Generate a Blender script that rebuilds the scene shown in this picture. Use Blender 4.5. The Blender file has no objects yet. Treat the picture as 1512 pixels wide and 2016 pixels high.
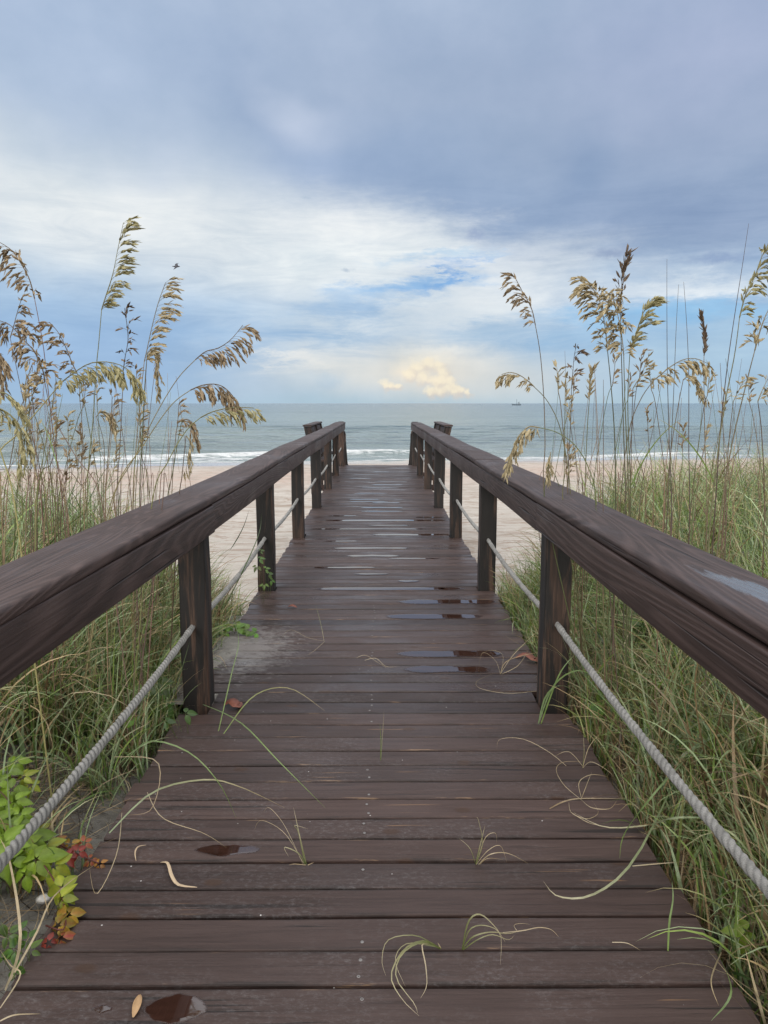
import bpy, math, random
import numpy as np
from mathutils import Vector, Euler, Matrix
R_ = math.radians
random.seed(7); rng = np.random.default_rng(7)
sc = bpy.context.scene
COL = sc.collection

# ------------------------------------------------------------------ camera
F = 1500.0
CAM = Vector((0.02, 0.0, 1.55))
PITCH, YAW = 8.12, 0.38
CM = Euler((R_(90 - PITCH), 0, R_(-YAW))).to_matrix()
cd = bpy.data.cameras.new('camera'); co = bpy.data.objects.new('camera', cd); COL.objects.link(co)
cd.sensor_fit = 'VERTICAL'; cd.sensor_height = 24.0; cd.lens = 24.0 * F / 2016
cd.clip_start = 0.05; cd.clip_end = 100000
co.location = CAM; co.rotation_euler = (R_(90 - PITCH), 0, R_(-YAW))
sc.camera = co

def ray(px, py): return CM @ Vector(((px - 756) / F, (1008 - py) / F, -1.0))
def at_z(px, py, z=0.0):
    d = ray(px, py); return CAM + d * ((z - CAM.z) / d.z)
def at_y(px, py, Y):
    d = ray(px, py); return CAM + d * ((Y - CAM.y) / d.y)

# ------------------------------------------------------------------ objects
def tag(o, label=None, cat=None, group=None, kind=None):
    if label: o['label'] = label
    if cat: o['category'] = cat
    if group: o['group'] = group
    if kind: o['kind'] = kind
    return o
def empty(name, loc=(0, 0, 0), rz=0.0):
    o = bpy.data.objects.new(name, None); COL.objects.link(o)
    o.location = loc; o.rotation_euler = (0, 0, rz); o.empty_display_size = 0.1
    return o

class MB:
    """collects vertices, faces and per-vertex colours"""
    def __init__(s): s.v = []; s.f = []; s.c = []; s.n = 0
    def add(s, vs, fs, col=None):
        k = s.n
        s.v.extend(vs); s.n += len(vs)
        s.f.extend([tuple(i + k for i in f) for f in fs])
        s.c.extend([col or (1, 1, 1)] * len(vs) if not isinstance(col, list) else col)
    def box(s, x0, x1, y0, y1, z0, z1, col=None):
        vs = [(x, y, z) for x in (x0, x1) for y in (y0, y1) for z in (z0, z1)]
        s.add(vs, [(0, 1, 3, 2), (4, 6, 7, 5), (0, 4, 5, 1), (2, 3, 7, 6), (0, 2, 6, 4), (1, 5, 7, 3)], col)
    def tube(s, pts, rad, n=6, col=None):
        pts = [Vector(p) for p in pts]; m = len(pts)
        if not hasattr(rad, '__len__'): rad = [rad] * m
        vs, cs = [], []
        up = Vector((0.31, 0.17, 0.93))
        for i, p in enumerate(pts):
            t = (pts[min(i + 1, m - 1)] - pts[max(i - 1, 0)]).normalized()
            a = t.cross(up)
            if a.length < 1e-3: a = t.cross(Vector((1, 0, 0)))
            a.normalize(); b = t.cross(a)
            for k in range(n):
                q = 2 * math.pi * k / n
                vs.append(tuple(p + (a * math.cos(q) + b * math.sin(q)) * rad[i]))
                if isinstance(col, list): cs.append(col[i])
        fs = [(i * n + k, i * n + (k + 1) % n, (i + 1) * n + (k + 1) % n, (i + 1) * n + k) for i in range(m - 1) for k in range(n)]
        fs += [tuple(range(n))[::-1], tuple((m - 1) * n + k for k in range(n))]
        s.add(vs, fs, cs if isinstance(col, list) else col)
    def build(s, name, mat, parent=None, smooth=False):
        me = bpy.data.meshes.new(name); me.from_pydata(s.v, [], s.f); me.materials.append(mat)
        a = me.color_attributes.new('Col', 'FLOAT_COLOR', 'POINT')
        arr = np.ones((len(s.v), 4), np.float32); arr[:, :3] = np.array(s.c, np.float32)
        a.data.foreach_set('color', arr.ravel())
        if smooth: me.polygons.foreach_set('use_smooth', [True] * len(me.polygons))
        o = bpy.data.objects.new(name, me); COL.objects.link(o)
        if parent: o.parent = parent
        return o

def np_mesh(name, V, Q, mat, cols=None, attrs=None, smooth=False, parent=None):
    me = bpy.data.meshes.new(name)
    me.vertices.add(len(V)); me.vertices.foreach_set('co', V.astype(np.float32).ravel())
    k = Q.shape[1]
    me.loops.add(Q.size); me.loops.foreach_set('vertex_index', Q.astype(np.int32).ravel())
    me.polygons.add(len(Q)); me.polygons.foreach_set('loop_start', np.arange(0, Q.size, k, dtype=np.int32))
    me.materials.append(mat)
    me.update(calc_edges=True)
    if smooth: me.polygons.foreach_set('use_smooth', np.ones(len(Q), bool))
    if cols is not None:
        a = me.color_attributes.new('Col', 'FLOAT_COLOR', 'POINT')
        arr = np.ones((len(V), 4), np.float32); arr[:, :3] = cols; a.data.foreach_set('color', arr.ravel())
    for nm, val in (attrs or {}).items():
        a = me.attributes.new(nm, 'FLOAT', 'POINT'); a.data.foreach_set('value', val.astype(np.float32))
    me.validate()
    o = bpy.data.objects.new(name, me); COL.objects.link(o)
    if parent: o.parent = parent
    return o

def grid(xs, ys, zfun):
    X, Y = np.meshgrid(xs, ys); Z = zfun(X, Y)
    V = np.stack([X, Y, Z], -1).reshape(-1, 3)
    nx, ny = len(xs), len(ys)
    i = np.arange(nx * ny).reshape(ny, nx)
    Q = np.stack([i[:-1, :-1], i[:-1, 1:], i[1:, 1:], i[1:, :-1]], -1).reshape(-1, 4)
    return V, Q

# ------------------------------------------------------------------ node helpers
def lin(c):
    f = lambda u: (u / 255 / 12.92) if u / 255 <= 0.04045 else ((u / 255 + 0.055) / 1.055) ** 2.4
    return (f(c[0]), f(c[1]), f(c[2]), 1)
class T:
    def __init__(s, tree): s.t = tree
    def n(s, ty, ins=None, **props):
        nd = s.t.nodes.new('ShaderNode' + ty)
        for k, v in props.items(): setattr(nd, k, v)
        for k, v in (ins or {}).items(): s.set(nd.inputs[k], v)
        return nd
    def set(s, sock, v):
        if isinstance(v, bpy.types.NodeSocket): s.t.links.new(v, sock)
        else: sock.default_value = v
    def math(s, op, a, b=0.0, c=0.0, clamp=False):
        nd = s.n('Math', operation=op, use_clamp=clamp)
        s.set(nd.inputs[0], a); s.set(nd.inputs[1], b); s.set(nd.inputs[2], c); return nd.outputs[0]
    def vm(s, op, a, b=(0, 0, 0)):
        nd = s.n('VectorMath', operation=op); s.set(nd.inputs[0], a)
        if op == 'SCALE': s.set(nd.inputs[3], b)
        else: s.set(nd.inputs[1], b)
        return nd.outputs['Value'] if op in ('LENGTH', 'DOT_PRODUCT', 'DISTANCE') else nd.outputs[0]
    def noise(s, vec, scale, detail=4, rough=0.55, dist=0.0, out='Fac', dim='3D'):
        return s.n('TexNoise', {'Vector': vec, 'Scale': scale, 'Detail': detail, 'Roughness': rough, 'Distortion': dist}, noise_dimensions=dim).outputs[out]
    def mapping(s, vec, loc=(0, 0, 0), rot=(0, 0, 0), scale=(1, 1, 1), ty='POINT'):
        return s.n('Mapping', {'Vector': vec, 'Location': loc, 'Rotation': rot, 'Scale': scale}, vector_type=ty).outputs[0]
    def mr(s, v, a, b, c=0.0, d=1.0, smooth=False):
        nd = s.n('MapRange', {'Value': v, 'From Min': a, 'From Max': b, 'To Min': c, 'To Max': d})
        if smooth: nd.interpolation_type = 'SMOOTHSTEP'
        return nd.outputs[0]
    def mix(s, f, a, b, blend='MIX'):
        nd = s.n('Mix', data_type='RGBA', blend_type=blend)
        s.set(nd.inputs[0], f); s.set(nd.inputs[6], a); s.set(nd.inputs[7], b); return nd.outputs[2]
    def ramp(s, f, stops):
        nd = s.n('ValToRGB', {'Fac': f}); el = nd.color_ramp.elements
        while len(el) < len(stops): el.new(0.5)
        for e, (p, c) in zip(el, stops): e.position = p; e.color = c if len(c) == 4 else (*c, 1)
        return nd.outputs[0]
    def bump(s, h, strength=0.5, dist=0.01, normal=None):
        ins = {'Height': h, 'Strength': strength, 'Distance': dist}
        if normal: ins['Normal'] = normal
        return s.n('Bump', ins).outputs[0]
def material(name):
    m = bpy.data.materials.new(name); m.use_nodes = True
    t = T(m.node_tree); b = m.node_tree.nodes['Principled BSDF']
    return m, t, b

# ------------------------------------------------------------------ materials
def wood(name, axis, dark, mid, light, wear=None, rough=(0.35, 0.6), ring=0.0, stain=0.0, island=False, grain=1.0, bstr=0.5, extra=None, spec=0.5, crk=0.70):
    m, t, b = material(name)
    tc = t.n('TexCoord').outputs['Object']
    rnd = t.n('NewGeometry').outputs['Random Per Island'] if island else t.n('ObjectInfo').outputs['Random']
    off = t.n('CombineXYZ', {0: t.math('MULTIPLY', rnd, 37.0), 1: t.math('MULTIPLY', rnd, 91.0), 2: t.math('MULTIPLY', rnd, 53.0)}).outputs[0]
    p = t.vm('ADD', tc, off)
    sx = [14.0, 14.0, 14.0]; sx[axis] = 0.7
    pg = t.mapping(p, scale=tuple(sx))
    g1 = t.noise(pg, 2.2 * grain, 6, 0.6, 1.2)
    sf = [40.0, 40.0, 40.0]; sf[axis] = 1.5
    g2 = t.noise(t.mapping(p, scale=tuple(sf)), 3.0 * grain, 4, 0.7, 0.4)
    big = t.noise(p, 1.6, 3, 0.5)
    h = t.math('ADD', t.math('MULTIPLY', g1, 0.6), t.math('MULTIPLY', g2, 0.4))
    if ring:
        # growth-ring lines bending round knots
        sr = [1.0, 1.0, 1.0]; sr[axis] = 0.075
        pr = t.mapping(p, scale=tuple(sr))
        rn = t.noise(pr, 2.6, 2, 0.5, 0.6)
        rg = t.math('SINE', t.math('MULTIPLY', rn, ring))
        h = t.math('ADD', t.math('MULTIPLY', h, 0.78), t.math('MULTIPLY', t.mr(rg, -0.4, 1.0), 0.19))
    c = t.ramp(h, [(0.28, dark), (0.5, mid), (0.72, light)])
    c = t.mix(t.mr(big, 0.3, 0.7, 0.0, 0.3), c, t.mix(1.0, c, (0.62, 0.6, 0.62, 1), 'MULTIPLY'))
    c = t.mix(1.0, c, t.mix(rnd, (0.82, 0.82, 0.83, 1), (1.15, 1.12, 1.1, 1)), 'MULTIPLY')
    # dark drying cracks
    sk = [30.0, 30.0, 30.0]; sk[axis] = 0.55
    ck = t.noise(t.mapping(p, scale=tuple(sk)), 1.0, 3, 0.5, 0.3)
    crack = t.mr(ck, crk, crk + 0.05)
    c = t.mix(t.math('MULTIPLY', crack, 0.8), c, (0.008, 0.006, 0.006, 1))
    if stain:
        sn = t.noise(t.mapping(p, scale=(13, 13, 1.1)), 1.0, 5, 0.65, 0.8)
        c = t.mix(t.mr(sn, 0.46 - 0.05 * stain, 0.51, 0.0, 0.95), c, (0.006, 0.005, 0.0045, 1))
    r = t.mr(big, 0.3, 0.7, rough[0], rough[1])
    ro = t.math('ADD', r, t.math('MULTIPLY', g2, 0.12))
    hh = t.math('SUBTRACT', h, crack)
    if extra: c, ro, hh = extra(t, tc, p, c, ro, hh, rnd)
    t.set(b.inputs['Base Color'], c); t.set(b.inputs['Roughness'], ro)
    b.inputs['Specular IOR Level'].default_value = spec
    t.set(b.inputs['Normal'], t.bump(hh, bstr, 0.004))
    return m

def deck_extra(t, tc, p, c, ro, hh, rnd):
    sep = t.n('SeparateXYZ', {0: tc}); X, Y = sep.outputs[0], sep.outputs[1]
    # worn streaks showing pale raw wood
    st = t.noise(t.mapping(p, scale=(2.2, 60, 60)), 1.0, 3, 0.6)
    where = t.noise(p, 1.1, 2, 0.5)
    wear = t.math('MULTIPLY', t.mr(st, 0.655, 0.70), t.mr(where, 0.56, 0.64))
    c = t.mix(t.math('MULTIPLY', wear, 0.5), c, (0.36, 0.20, 0.09, 1))
    # raw wood along worn plank edges, dark grime with bevel shade painted in at the same edges
    eg = t.n('Attribute', attribute_name='Col').outputs['Fac']
    en = t.noise(t.mapping(p, loc=(3, 7, 2), scale=(3.5, 30, 30)), 1.0, 4, 0.7)
    ew = t.math('MULTIPLY', t.mr(eg, 0.5, 0.95), t.mr(en, 0.615, 0.68))
    c = t.mix(t.math('MULTIPLY', ew, 0.5), c, (0.25, 0.16, 0.09, 1))
    gd = t.math('MULTIPLY', t.mr(eg, 0.0, 1.0), t.mr(en, 0.56, 0.38))
    c = t.mix(t.math('MULTIPLY', gd, 0.75), c, (0.012, 0.009, 0.008, 1))
    tone = t.n('TexWhiteNoise', {'W': t.math('MULTIPLY', rnd, 313.7)}, noise_dimensions='1D').outputs[0]
    c = t.mix(1.0, c, t.ramp(tone, [(0.0, (0.74, 0.72, 0.72)), (0.5, (1.0, 1.0, 1.0)), (1.0, (1.22, 1.24, 1.26))]), 'MULTIPLY')
    # long splits
    sp = t.noise(t.mapping(p, loc=(9, 1, 4), scale=(1.1, 34, 34)), 1.0, 3, 0.55, 0.5)
    spl = t.math('MULTIPLY', t.mr(sp, 0.635, 0.675), t.mr(t.noise(p, 1.4, 1), 0.46, 0.54))
    c = t.mix(t.math('MULTIPLY', spl, 0.8), c, (0.010, 0.007, 0.006, 1))
    hh = t.math('SUBTRACT', hh, spl)
    # pale scuffs and salt specks
    sc_ = t.noise(t.mapping(p, scale=(12, 20, 20)), 4.0, 8, 0.85, 0.5)
    w2 = t.noise(t.mapping(p, loc=(5, 3, 1)), 2.2, 2, 0.5)
    scuff = t.math('MULTIPLY', t.mr(sc_, 0.50, 0.66), t.mr(w2, 0.48, 0.66))
    c = t.mix(t.math('MULTIPLY', scuff, 0.30), c, (0.26, 0.25, 0.255, 1))
    # blown sand caught on the left of the deck by the second post
    d1 = t.vm('LENGTH', t.mapping(tc, loc=(-0.80, 4.7, 0), scale=(0.55, 1.0, 50), ty='TEXTURE'))
    sn = t.noise(t.mapping(p, scale=(6, 9, 9)), 3.0, 7, 0.8, 1.0)
    sand = t.mr(t.math('SUBTRACT', t.math('ADD', sn, 0.26), t.math('MULTIPLY', d1, 0.40)), 0.54, 0.70)
    c = t.mix(t.math('MULTIPLY', sand, 0.40), c, (0.36, 0.345, 0.33, 1))
    # knots
    vo = t.n('TexVoronoi', {'Vector': t.mapping(p, scale=(2.2, 3.6, 1)), 'Scale': 1.0}, feature='F1', voronoi_dimensions='2D')
    kn = t.math('MULTIPLY', t.mr(vo.outputs['Distance'], 0.04, 0.09, 1.0, 0.0, True), t.mr(t.n('SeparateColor', {0: vo.outputs['Color']}).outputs[0], 0.62, 0.66))
    c = t.mix(t.math('MULTIPLY', kn, 0.75), c, (0.045, 0.022, 0.012, 1))
    # white dots
    v2 = t.n('TexVoronoi', {'Vector': p, 'Scale': 14.0}, feature='F1')
    dot = t.math('MULTIPLY', t.mr(v2.outputs['Distance'], 0.03, 0.045, 1.0, 0.0), t.mr(t.noise(p, 5.0, 1), 0.5, 0.52))
    c = t.mix(t.math('MULTIPLY', dot, 0.8), c, (0.55, 0.54, 0.52, 1))
    # the middle of the deck is wetter
    wet = t.noise(t.mapping(p, scale=(1.1, 2.5, 2.5)), 1.2, 4, 0.6, 0.6)
    wy = t.math('MULTIPLY', t.mr(Y, 2.6, 4.0), t.mr(wet, 0.42, 0.62))
    ro = t.math('SUBTRACT', ro, t.math('MULTIPLY', wy, 0.27))
    return c, ro, t.math('ADD', hh, t.math('MULTIPLY', kn, -0.6))
M = {}
M['deck'] = wood('painted deck planks', 0, (0.026, 0.0150, 0.0120), (0.050, 0.0310, 0.0260), (0.072, 0.0470, 0.0405), island=True, rough=(0.42, 0.6), bstr=0.6, extra=deck_extra, spec=0.34)

def rail_extra(t, tc, p, c, ro, hh, rnd):
    wet = t.noise(t.mapping(p, scale=(4, 1.2, 4)), 1.3, 4, 0.6, 0.5)
    ro = t.math('SUBTRACT', ro, t.math('MULTIPLY', t.mr(wet, 0.55, 0.66), 0.12))
    st = t.noise(t.mapping(p, scale=(60, 3.0, 60)), 1.0, 3, 0.6)
    chip = t.math('MULTIPLY', t.mr(st, 0.66, 0.7), t.mr(t.noise(p, 2.3, 2), 0.55, 0.62))
    c = t.mix(t.math('MULTIPLY', chip, 0.7), c, (0.012, 0.009, 0.009, 1))
    d = t.vm('LENGTH', t.mapping(tc, loc=(0.955, 1.72, 1.09), rot=(0, 0, R_(6)), scale=(0.055, 0.36, 0.03), ty='TEXTURE'))
    sm_n = t.noise(t.mapping(tc, scale=(30, 5, 30)), 1.0, 5, 0.7, 0.3)
    film = t.mr(t.math('ADD', d, t.math('MULTIPLY', t.math('SUBTRACT', sm_n, 0.5), 1.6)), 0.75, 1.05, 1.0, 0.0, True)
    c = t.mix(t.math('MULTIPLY', film, 0.6), c, (0.13, 0.135, 0.15, 1))
    ro = t.mix(film, ro, (0.2, 0.2, 0.2, 1))
    return c, ro, hh
M['rail'] = wood('painted rail boards', 1, (0.027, 0.0165, 0.0142), (0.055, 0.0355, 0.0312), (0.084, 0.057, 0.051), rough=(0.46, 0.64), ring=300.0, bstr=1.0, extra=rail_extra, spec=0.32, crk=0.645)
M['post'] = wood('weathered posts', 2, (0.016, 0.009, 0.006), (0.052, 0.029, 0.019), (0.15, 0.092, 0.062), rough=(0.5, 0.7), stain=1.0, bstr=1.0, grain=1.0)
M['under'] = wood('deck framing', 1, (0.03, 0.02, 0.015), (0.06, 0.04, 0.03), (0.10, 0.07, 0.05), rough=(0.6, 0.8))
M['stairw'] = wood('stair boards', 0, (0.04, 0.026, 0.023), (0.07, 0.046, 0.041), (0.09, 0.06, 0.055), rough=(0.4, 0.6))

def simple(name, col, rough=0.6, metal=0.0, var=0.15, scale=20.0, bump=0.0, spec=0.5):
    m, t, b = material(name)
    tc = t.n('TexCoord').outputs['Object']
    n = t.noise(tc, scale, 4, 0.6)
    c = t.mix(n, tuple(x * (1 - var) for x in col[:3]) + (1,), tuple(x * (1 + var) for x in col[:3]) + (1,))
    t.set(b.inputs['Base Color'], c); b.inputs['Roughness'].default_value = rough; b.inputs['Metallic'].default_value = metal
    b.inputs['Specular IOR Level'].default_value = spec
    if bump: t.set(b.inputs['Normal'], t.bump(n, bump, 0.003))
    return m
M['screw'] = simple('galvanised screws', (0.20, 0.19, 0.185), 0.5, 0.5)
M['shell'] = simple('seashell', (0.55, 0.53, 0.5), 0.4, var=0.3, scale=60)
M['hull'] = simple('boat hull', (0.11, 0.14, 0.165), 0.5)  # grey lightened to carry the distance haze in the colour
M['cabin'] = simple('boat cabin', (0.20, 0.24, 0.27), 0.5)
M['bird'] = simple('seabird', (0.05, 0.05, 0.06), 0.7)
M['deadleaf'] = simple('dead leaf', (0.42, 0.26, 0.13), 0.6, var=0.5, scale=30)
M['redleaf'] = simple('rust brown leaf', (0.16, 0.05, 0.03), 0.6, var=0.5, scale=40)

def rope_mat():
    m, t, b = material('grey rope')
    tc = t.n('TexCoord').outputs['Object']
    n = t.noise(tc, 18, 4, 0.7); f = t.noise(t.mapping(tc, scale=(1, 1, 1)), 420, 3, 0.7)
    c = t.ramp(n, [(0.3, (0.20, 0.195, 0.18)), (0.7, (0.40, 0.39, 0.37))])
    c = t.mix(t.mr(f, 0.35, 0.6, 0.5, 0.0), c, (0.10, 0.095, 0.085, 1))
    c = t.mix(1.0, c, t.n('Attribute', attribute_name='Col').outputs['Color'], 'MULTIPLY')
    t.set(b.inputs['Base Color'], c); b.inputs['Roughness'].default_value = 0.85
    t.set(b.inputs['Normal'], t.bump(f, 1.0, 0.003))
    return m
M['rope'] = rope_mat()

def plant_mat(name, rough=0.5, trans=0.3, spec=0.35, vein=0.0):
    m, t, b = material(name)
    at = t.n('Attribute', attribute_name='Col').outputs['Color']
    tc = t.n('TexCoord').outputs['Object']
    n = t.noise(tc, 35.0, 3, 0.6)
    c = t.mix(1.0, at, t.ramp(n, [(0.3, (0.78, 0.78, 0.76)), (0.7, (1.2, 1.2, 1.2))]), 'MULTIPLY')
    t.set(b.inputs['Base Color'], c); b.inputs['Roughness'].default_value = rough
    b.inputs['Specular IOR Level'].default_value = spec
    tr = t.n('BsdfTranslucent', {'Color': c})
    mx = t.n('MixShader', {0: trans, 1: b.outputs[0], 2: tr.outputs[0]})
    t.set(m.node_tree.nodes['Material Output'].inputs[0], mx.outputs[0])
    return m
M['grass'] = plant_mat('grass blades', 0.34, 0.36, 0.55)
M['oat'] = plant_mat('sea oat seed', 0.6, 0.36, 0.3)
M['leaf'] = plant_mat('broad leaves', 0.38, 0.25, 0.5)

def puddle_mat():
    m, t, b = material('puddle water')
    tc = t.n('TexCoord').outputs['Object']
    n = t.noise(t.mapping(tc, scale=(2, 14, 14)), 3, 4, 0.6)
    d = t.n('Attribute', attribute_name='Col').outputs['Fac']
    e = t.noise(t.mapping(tc, scale=(9, 26, 9)), 1.6, 5, 0.65)
    depth = t.math('ADD', d, t.math('MULTIPLY', t.math('SUBTRACT', e, 0.5), 0.95))
    t.set(b.inputs['Base Color'], t.ramp(n, [(0.3, (0.022, 0.010, 0.007)), (0.7, (0.046, 0.021, 0.015))]))
    t.set(b.inputs['Roughness'], t.mr(depth, 0.36, 0.56, 0.30, 0.03)); b.inputs['IOR'].default_value = 1.85
    tr = t.n('BsdfTransparent')
    mx = t.n('MixShader', {0: t.mr(depth, 0.16, 0.42), 1: tr.outputs[0], 2: b.outputs[0]})
    t.set(m.node_tree.nodes['Material Output'].inputs[0], mx.outputs[0])
    return m
M['puddle'] = puddle_mat()

SHORE = 51.5
def sand_mat():
    m, t, b = material('sand')
    g = t.n('NewGeometry').outputs['Position']
    sep = t.n('SeparateXYZ', {0: g}); X, Y = sep.outputs[0], sep.outputs[1]
    yy = t.math('SUBTRACT', Y, t.math('MULTIPLY', X, 0.18))
    big = t.noise(t.mapping(g, scale=(0.5, 1.0, 1)), 0.7, 5, 0.6, 1.6)
    c = t.ramp(big, [(0.30, (0.25, 0.20, 0.155)), (0.44, (0.37, 0.333, 0.29)), (0.70, (0.445, 0.41, 0.365))])
    swirl = t.noise(t.mapping(g, scale=(0.35, 1.1, 1)), 0.9, 3, 0.5, 3.0)
    line = t.mr(t.math('ABSOLUTE', t.math('SUBTRACT', swirl, 0.5)), 0.0, 0.05, 0.8, 0.0, True)
    c = t.mix(line, c, (0.235, 0.165, 0.12, 1))
    sw2 = t.noise(t.mapping(g, scale=(0.6, 1.6, 1)), 1.3, 3, 0.5, 2.0)
    c = t.mix(t.mr(t.math('ABSOLUTE', t.math('SUBTRACT', sw2, 0.52)), 0.0, 0.02, 0.35, 0.0, True), c, (0.54, 0.48, 0.42, 1))
    red = t.math('MULTIPLY', t.mr(yy, 30, 38), t.mr(yy, 47, 40))
    c = t.mix(t.math('MULTIPLY', red, t.mr(big, 0.35, 0.6, 0.0, 0.45)), c, (0.42, 0.25, 0.18, 1))
    fine = t.noise(g, 160, 4, 0.7)
    dune_n = t.noise(g, 7, 5, 0.65, 0.5)
    dune_c = t.ramp(dune_n, [(0.3, (0.10, 0.092, 0.08)), (0.55, (0.19, 0.18, 0.16)), (0.75, (0.26, 0.25, 0.228))])
    dune = t.mr(Y, 6.5, 10.0, 1.0, 0.0)
    c = t.mix(dune, c, dune_c)
    c = t.mix(1.0, c, t.mr(fine, 0.3, 0.7, 0.8, 1.15), 'MULTIPLY')
    litter = t.math('MULTIPLY', t.mr(t.noise(t.mapping(g, scale=(1, 1, 1)), 28, 5, 0.75, 1.5), 0.56, 0.66), dune)
    c = t.mix(t.math('MULTIPLY', litter, 0.75), c, (0.05, 0.038, 0.026, 1))
    wet = t.mr(t.math('ADD', yy, t.math('MULTIPLY', big, 8.0)), 50.0, 53.0)
    c = t.mix(t.math('MULTIPLY', wet, 0.55), c, (0.28, 0.22, 0.19, 1))
    t.set(b.inputs['Base Color'], c)
    t.set(b.inputs['Roughness'], t.mr(wet, 0.0, 1.0, 0.85, 0.12))
    h = t.math('ADD', t.math('MULTIPLY', t.noise(g, 3.0, 4, 0.6), 0.8), t.math('MULTIPLY', fine, 0.12))
    t.set(b.inputs['Normal'], t.bump(h, t.mr(wet, 0, 1, 0.6, 0.06), 0.05))
    return m
M['sand'] = sand_mat()

def sea_mat():
    m, t, b = material('sea water')
    g = t.n('NewGeometry').outputs['Position']
    sep = t.n('SeparateXYZ', {0: g}); Y = sep.outputs[1]
    foam_a = t.n('Attribute', attribute_name='foam').outputs['Fac']
    lg = t.math('LOGARITHM', t.math('MAXIMUM', Y, 20.0), 10.0)
    base = t.ramp(t.mr(lg, 1.7, 3.6), [(0.0, (0.205, 0.25, 0.25)), (0.25, (0.15, 0.207, 0.218)), (0.6, (0.12, 0.172, 0.197)), (1.0, (0.09, 0.135, 0.165))])
    patch = t.noise(t.mapping(g, scale=(0.012, 0.045, 1)), 1.0, 4, 0.6, 0.4)
    base = t.mix(t.mr(patch, 0.3, 0.7, 0.0, 1.0), t.mix(1.0, base, (0.75, 0.8, 0.84, 1), 'MULTIPLY'), t.mix(1.0, base, (1.25, 1.2, 1.15, 1), 'MULTIPLY'))
    fn = t.noise(t.mapping(g, scale=(0.5, 0.9, 1)), 1.1, 7, 0.72, 0.8)
    foam = t.mr(t.math('ADD', foam_a, t.math('MULTIPLY', t.math('SUBTRACT', fn, 0.5), 1.5)), 0.40, 0.62)
    # a few small whitecaps far out
    wc = t.noise(t.mapping(g, scale=(0.05, 0.16, 1)), 1.0, 4, 0.75, 0.3)
    cap = t.math('MULTIPLY', t.mr(wc, 0.69, 0.73), t.math('MULTIPLY', t.mr(Y, 70, 100), 0.35))
    foam = t.math('MAXIMUM', foam, cap)
    c = t.mix(foam, base, (0.62, 0.64, 0.645, 1))
    t.set(b.inputs['Base Color'], c)
    t.set(b.inputs['Roughness'], t.mr(foam, 0, 1, 0.16, 0.8)); b.inputs['IOR'].default_value = 1.333
    # wind ripples, swell lines running along the shore
    w1 = t.noise(t.mapping(g, scale=(0.10, 0.42, 1)), 1.0, 4, 0.6, 0.6)
    w2 = t.noise(t.mapping(g, scale=(0.6, 1.6, 1)), 1.0, 4, 0.62, 0.8)
    w3 = t.noise(t.mapping(g, scale=(0.016, 0.07, 1)), 1.0, 3, 0.5, 0.4)
    h = t.math('ADD', t.math('ADD', t.math('MULTIPLY', w1, 1.3), t.math('MULTIPLY', w2, 0.45)), t.math('MULTIPLY', w3, 2.6))
    t.set(b.inputs['Normal'], t.bump(h, 1.0, 1.6))
    return m
M['sea'] = sea_mat()

# ------------------------------------------------------------------ ground
def sm(a, b, x):
    u = np.clip((x - a) / (b - a), 0, 1); return u * u * (3 - 2 * u)
def wob(x, y):
    return (np.sin(x * 1.7 + y * 0.9) * np.sin(y * 1.3 - x * 0.6 + 1) * 0.5 + 0.3 * np.sin(x * 4.1 - y * 3.3 + 2) * np.sin(x * 2.3 + y * 5.1))
def dune_fall(x, y):
    ax = np.abs(x); y0 = np.where(x < 0, 5.0 + 1.8 * sm(1.0, 3.2, ax), 5.6 + 3.2 * sm(1.2, 3.4, ax))
    return sm(y0, y0 + 3.2, y)
def gz(x, y):
    x = np.asarray(x, float); y = np.asarray(y, float); ax = np.abs(x)
    d = -0.12 + 0.40 * sm(1.0, 2.6, ax) + 0.22 * sm(3, 7, ax) + 0.06 * wob(x, y) * sm(0.9, 1.6, ax) - 0.10 * sm(1.1, 0.7, ax)
    d = d - 0.06 * sm(1.15, 0.98, ax) * (x > 0)
    bch = -1.45 - 0.021 * (y - np.clip(x, -70, 70) * 0.18 * sm(14, 34, y) - 11) + 0.03 * wob(x * 0.8, y * 0.5)
    f = dune_fall(x, y)
    return d * (1 - f) + bch * f
def steps(*segs):
    out = []
    for a, b, s in segs: out.extend(np.arange(a, b, s))
    return np.array(out)
xs = steps((-400, -90, 30), (-90, -20, 5), (-20, -7, 1.0), (-7, 7, 0.1), (7, 20, 1.0), (20, 90, 5), (90, 421, 30))
ys = steps((-12, -2, 1), (-2, 10, 0.1), (10, 30, 0.5), (30, 76, 1.5))
V, Q = grid(xs, ys, gz)
tag(np_mesh('beach_sand', V, Q, M['sand'], smooth=True), kind='structure')

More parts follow.
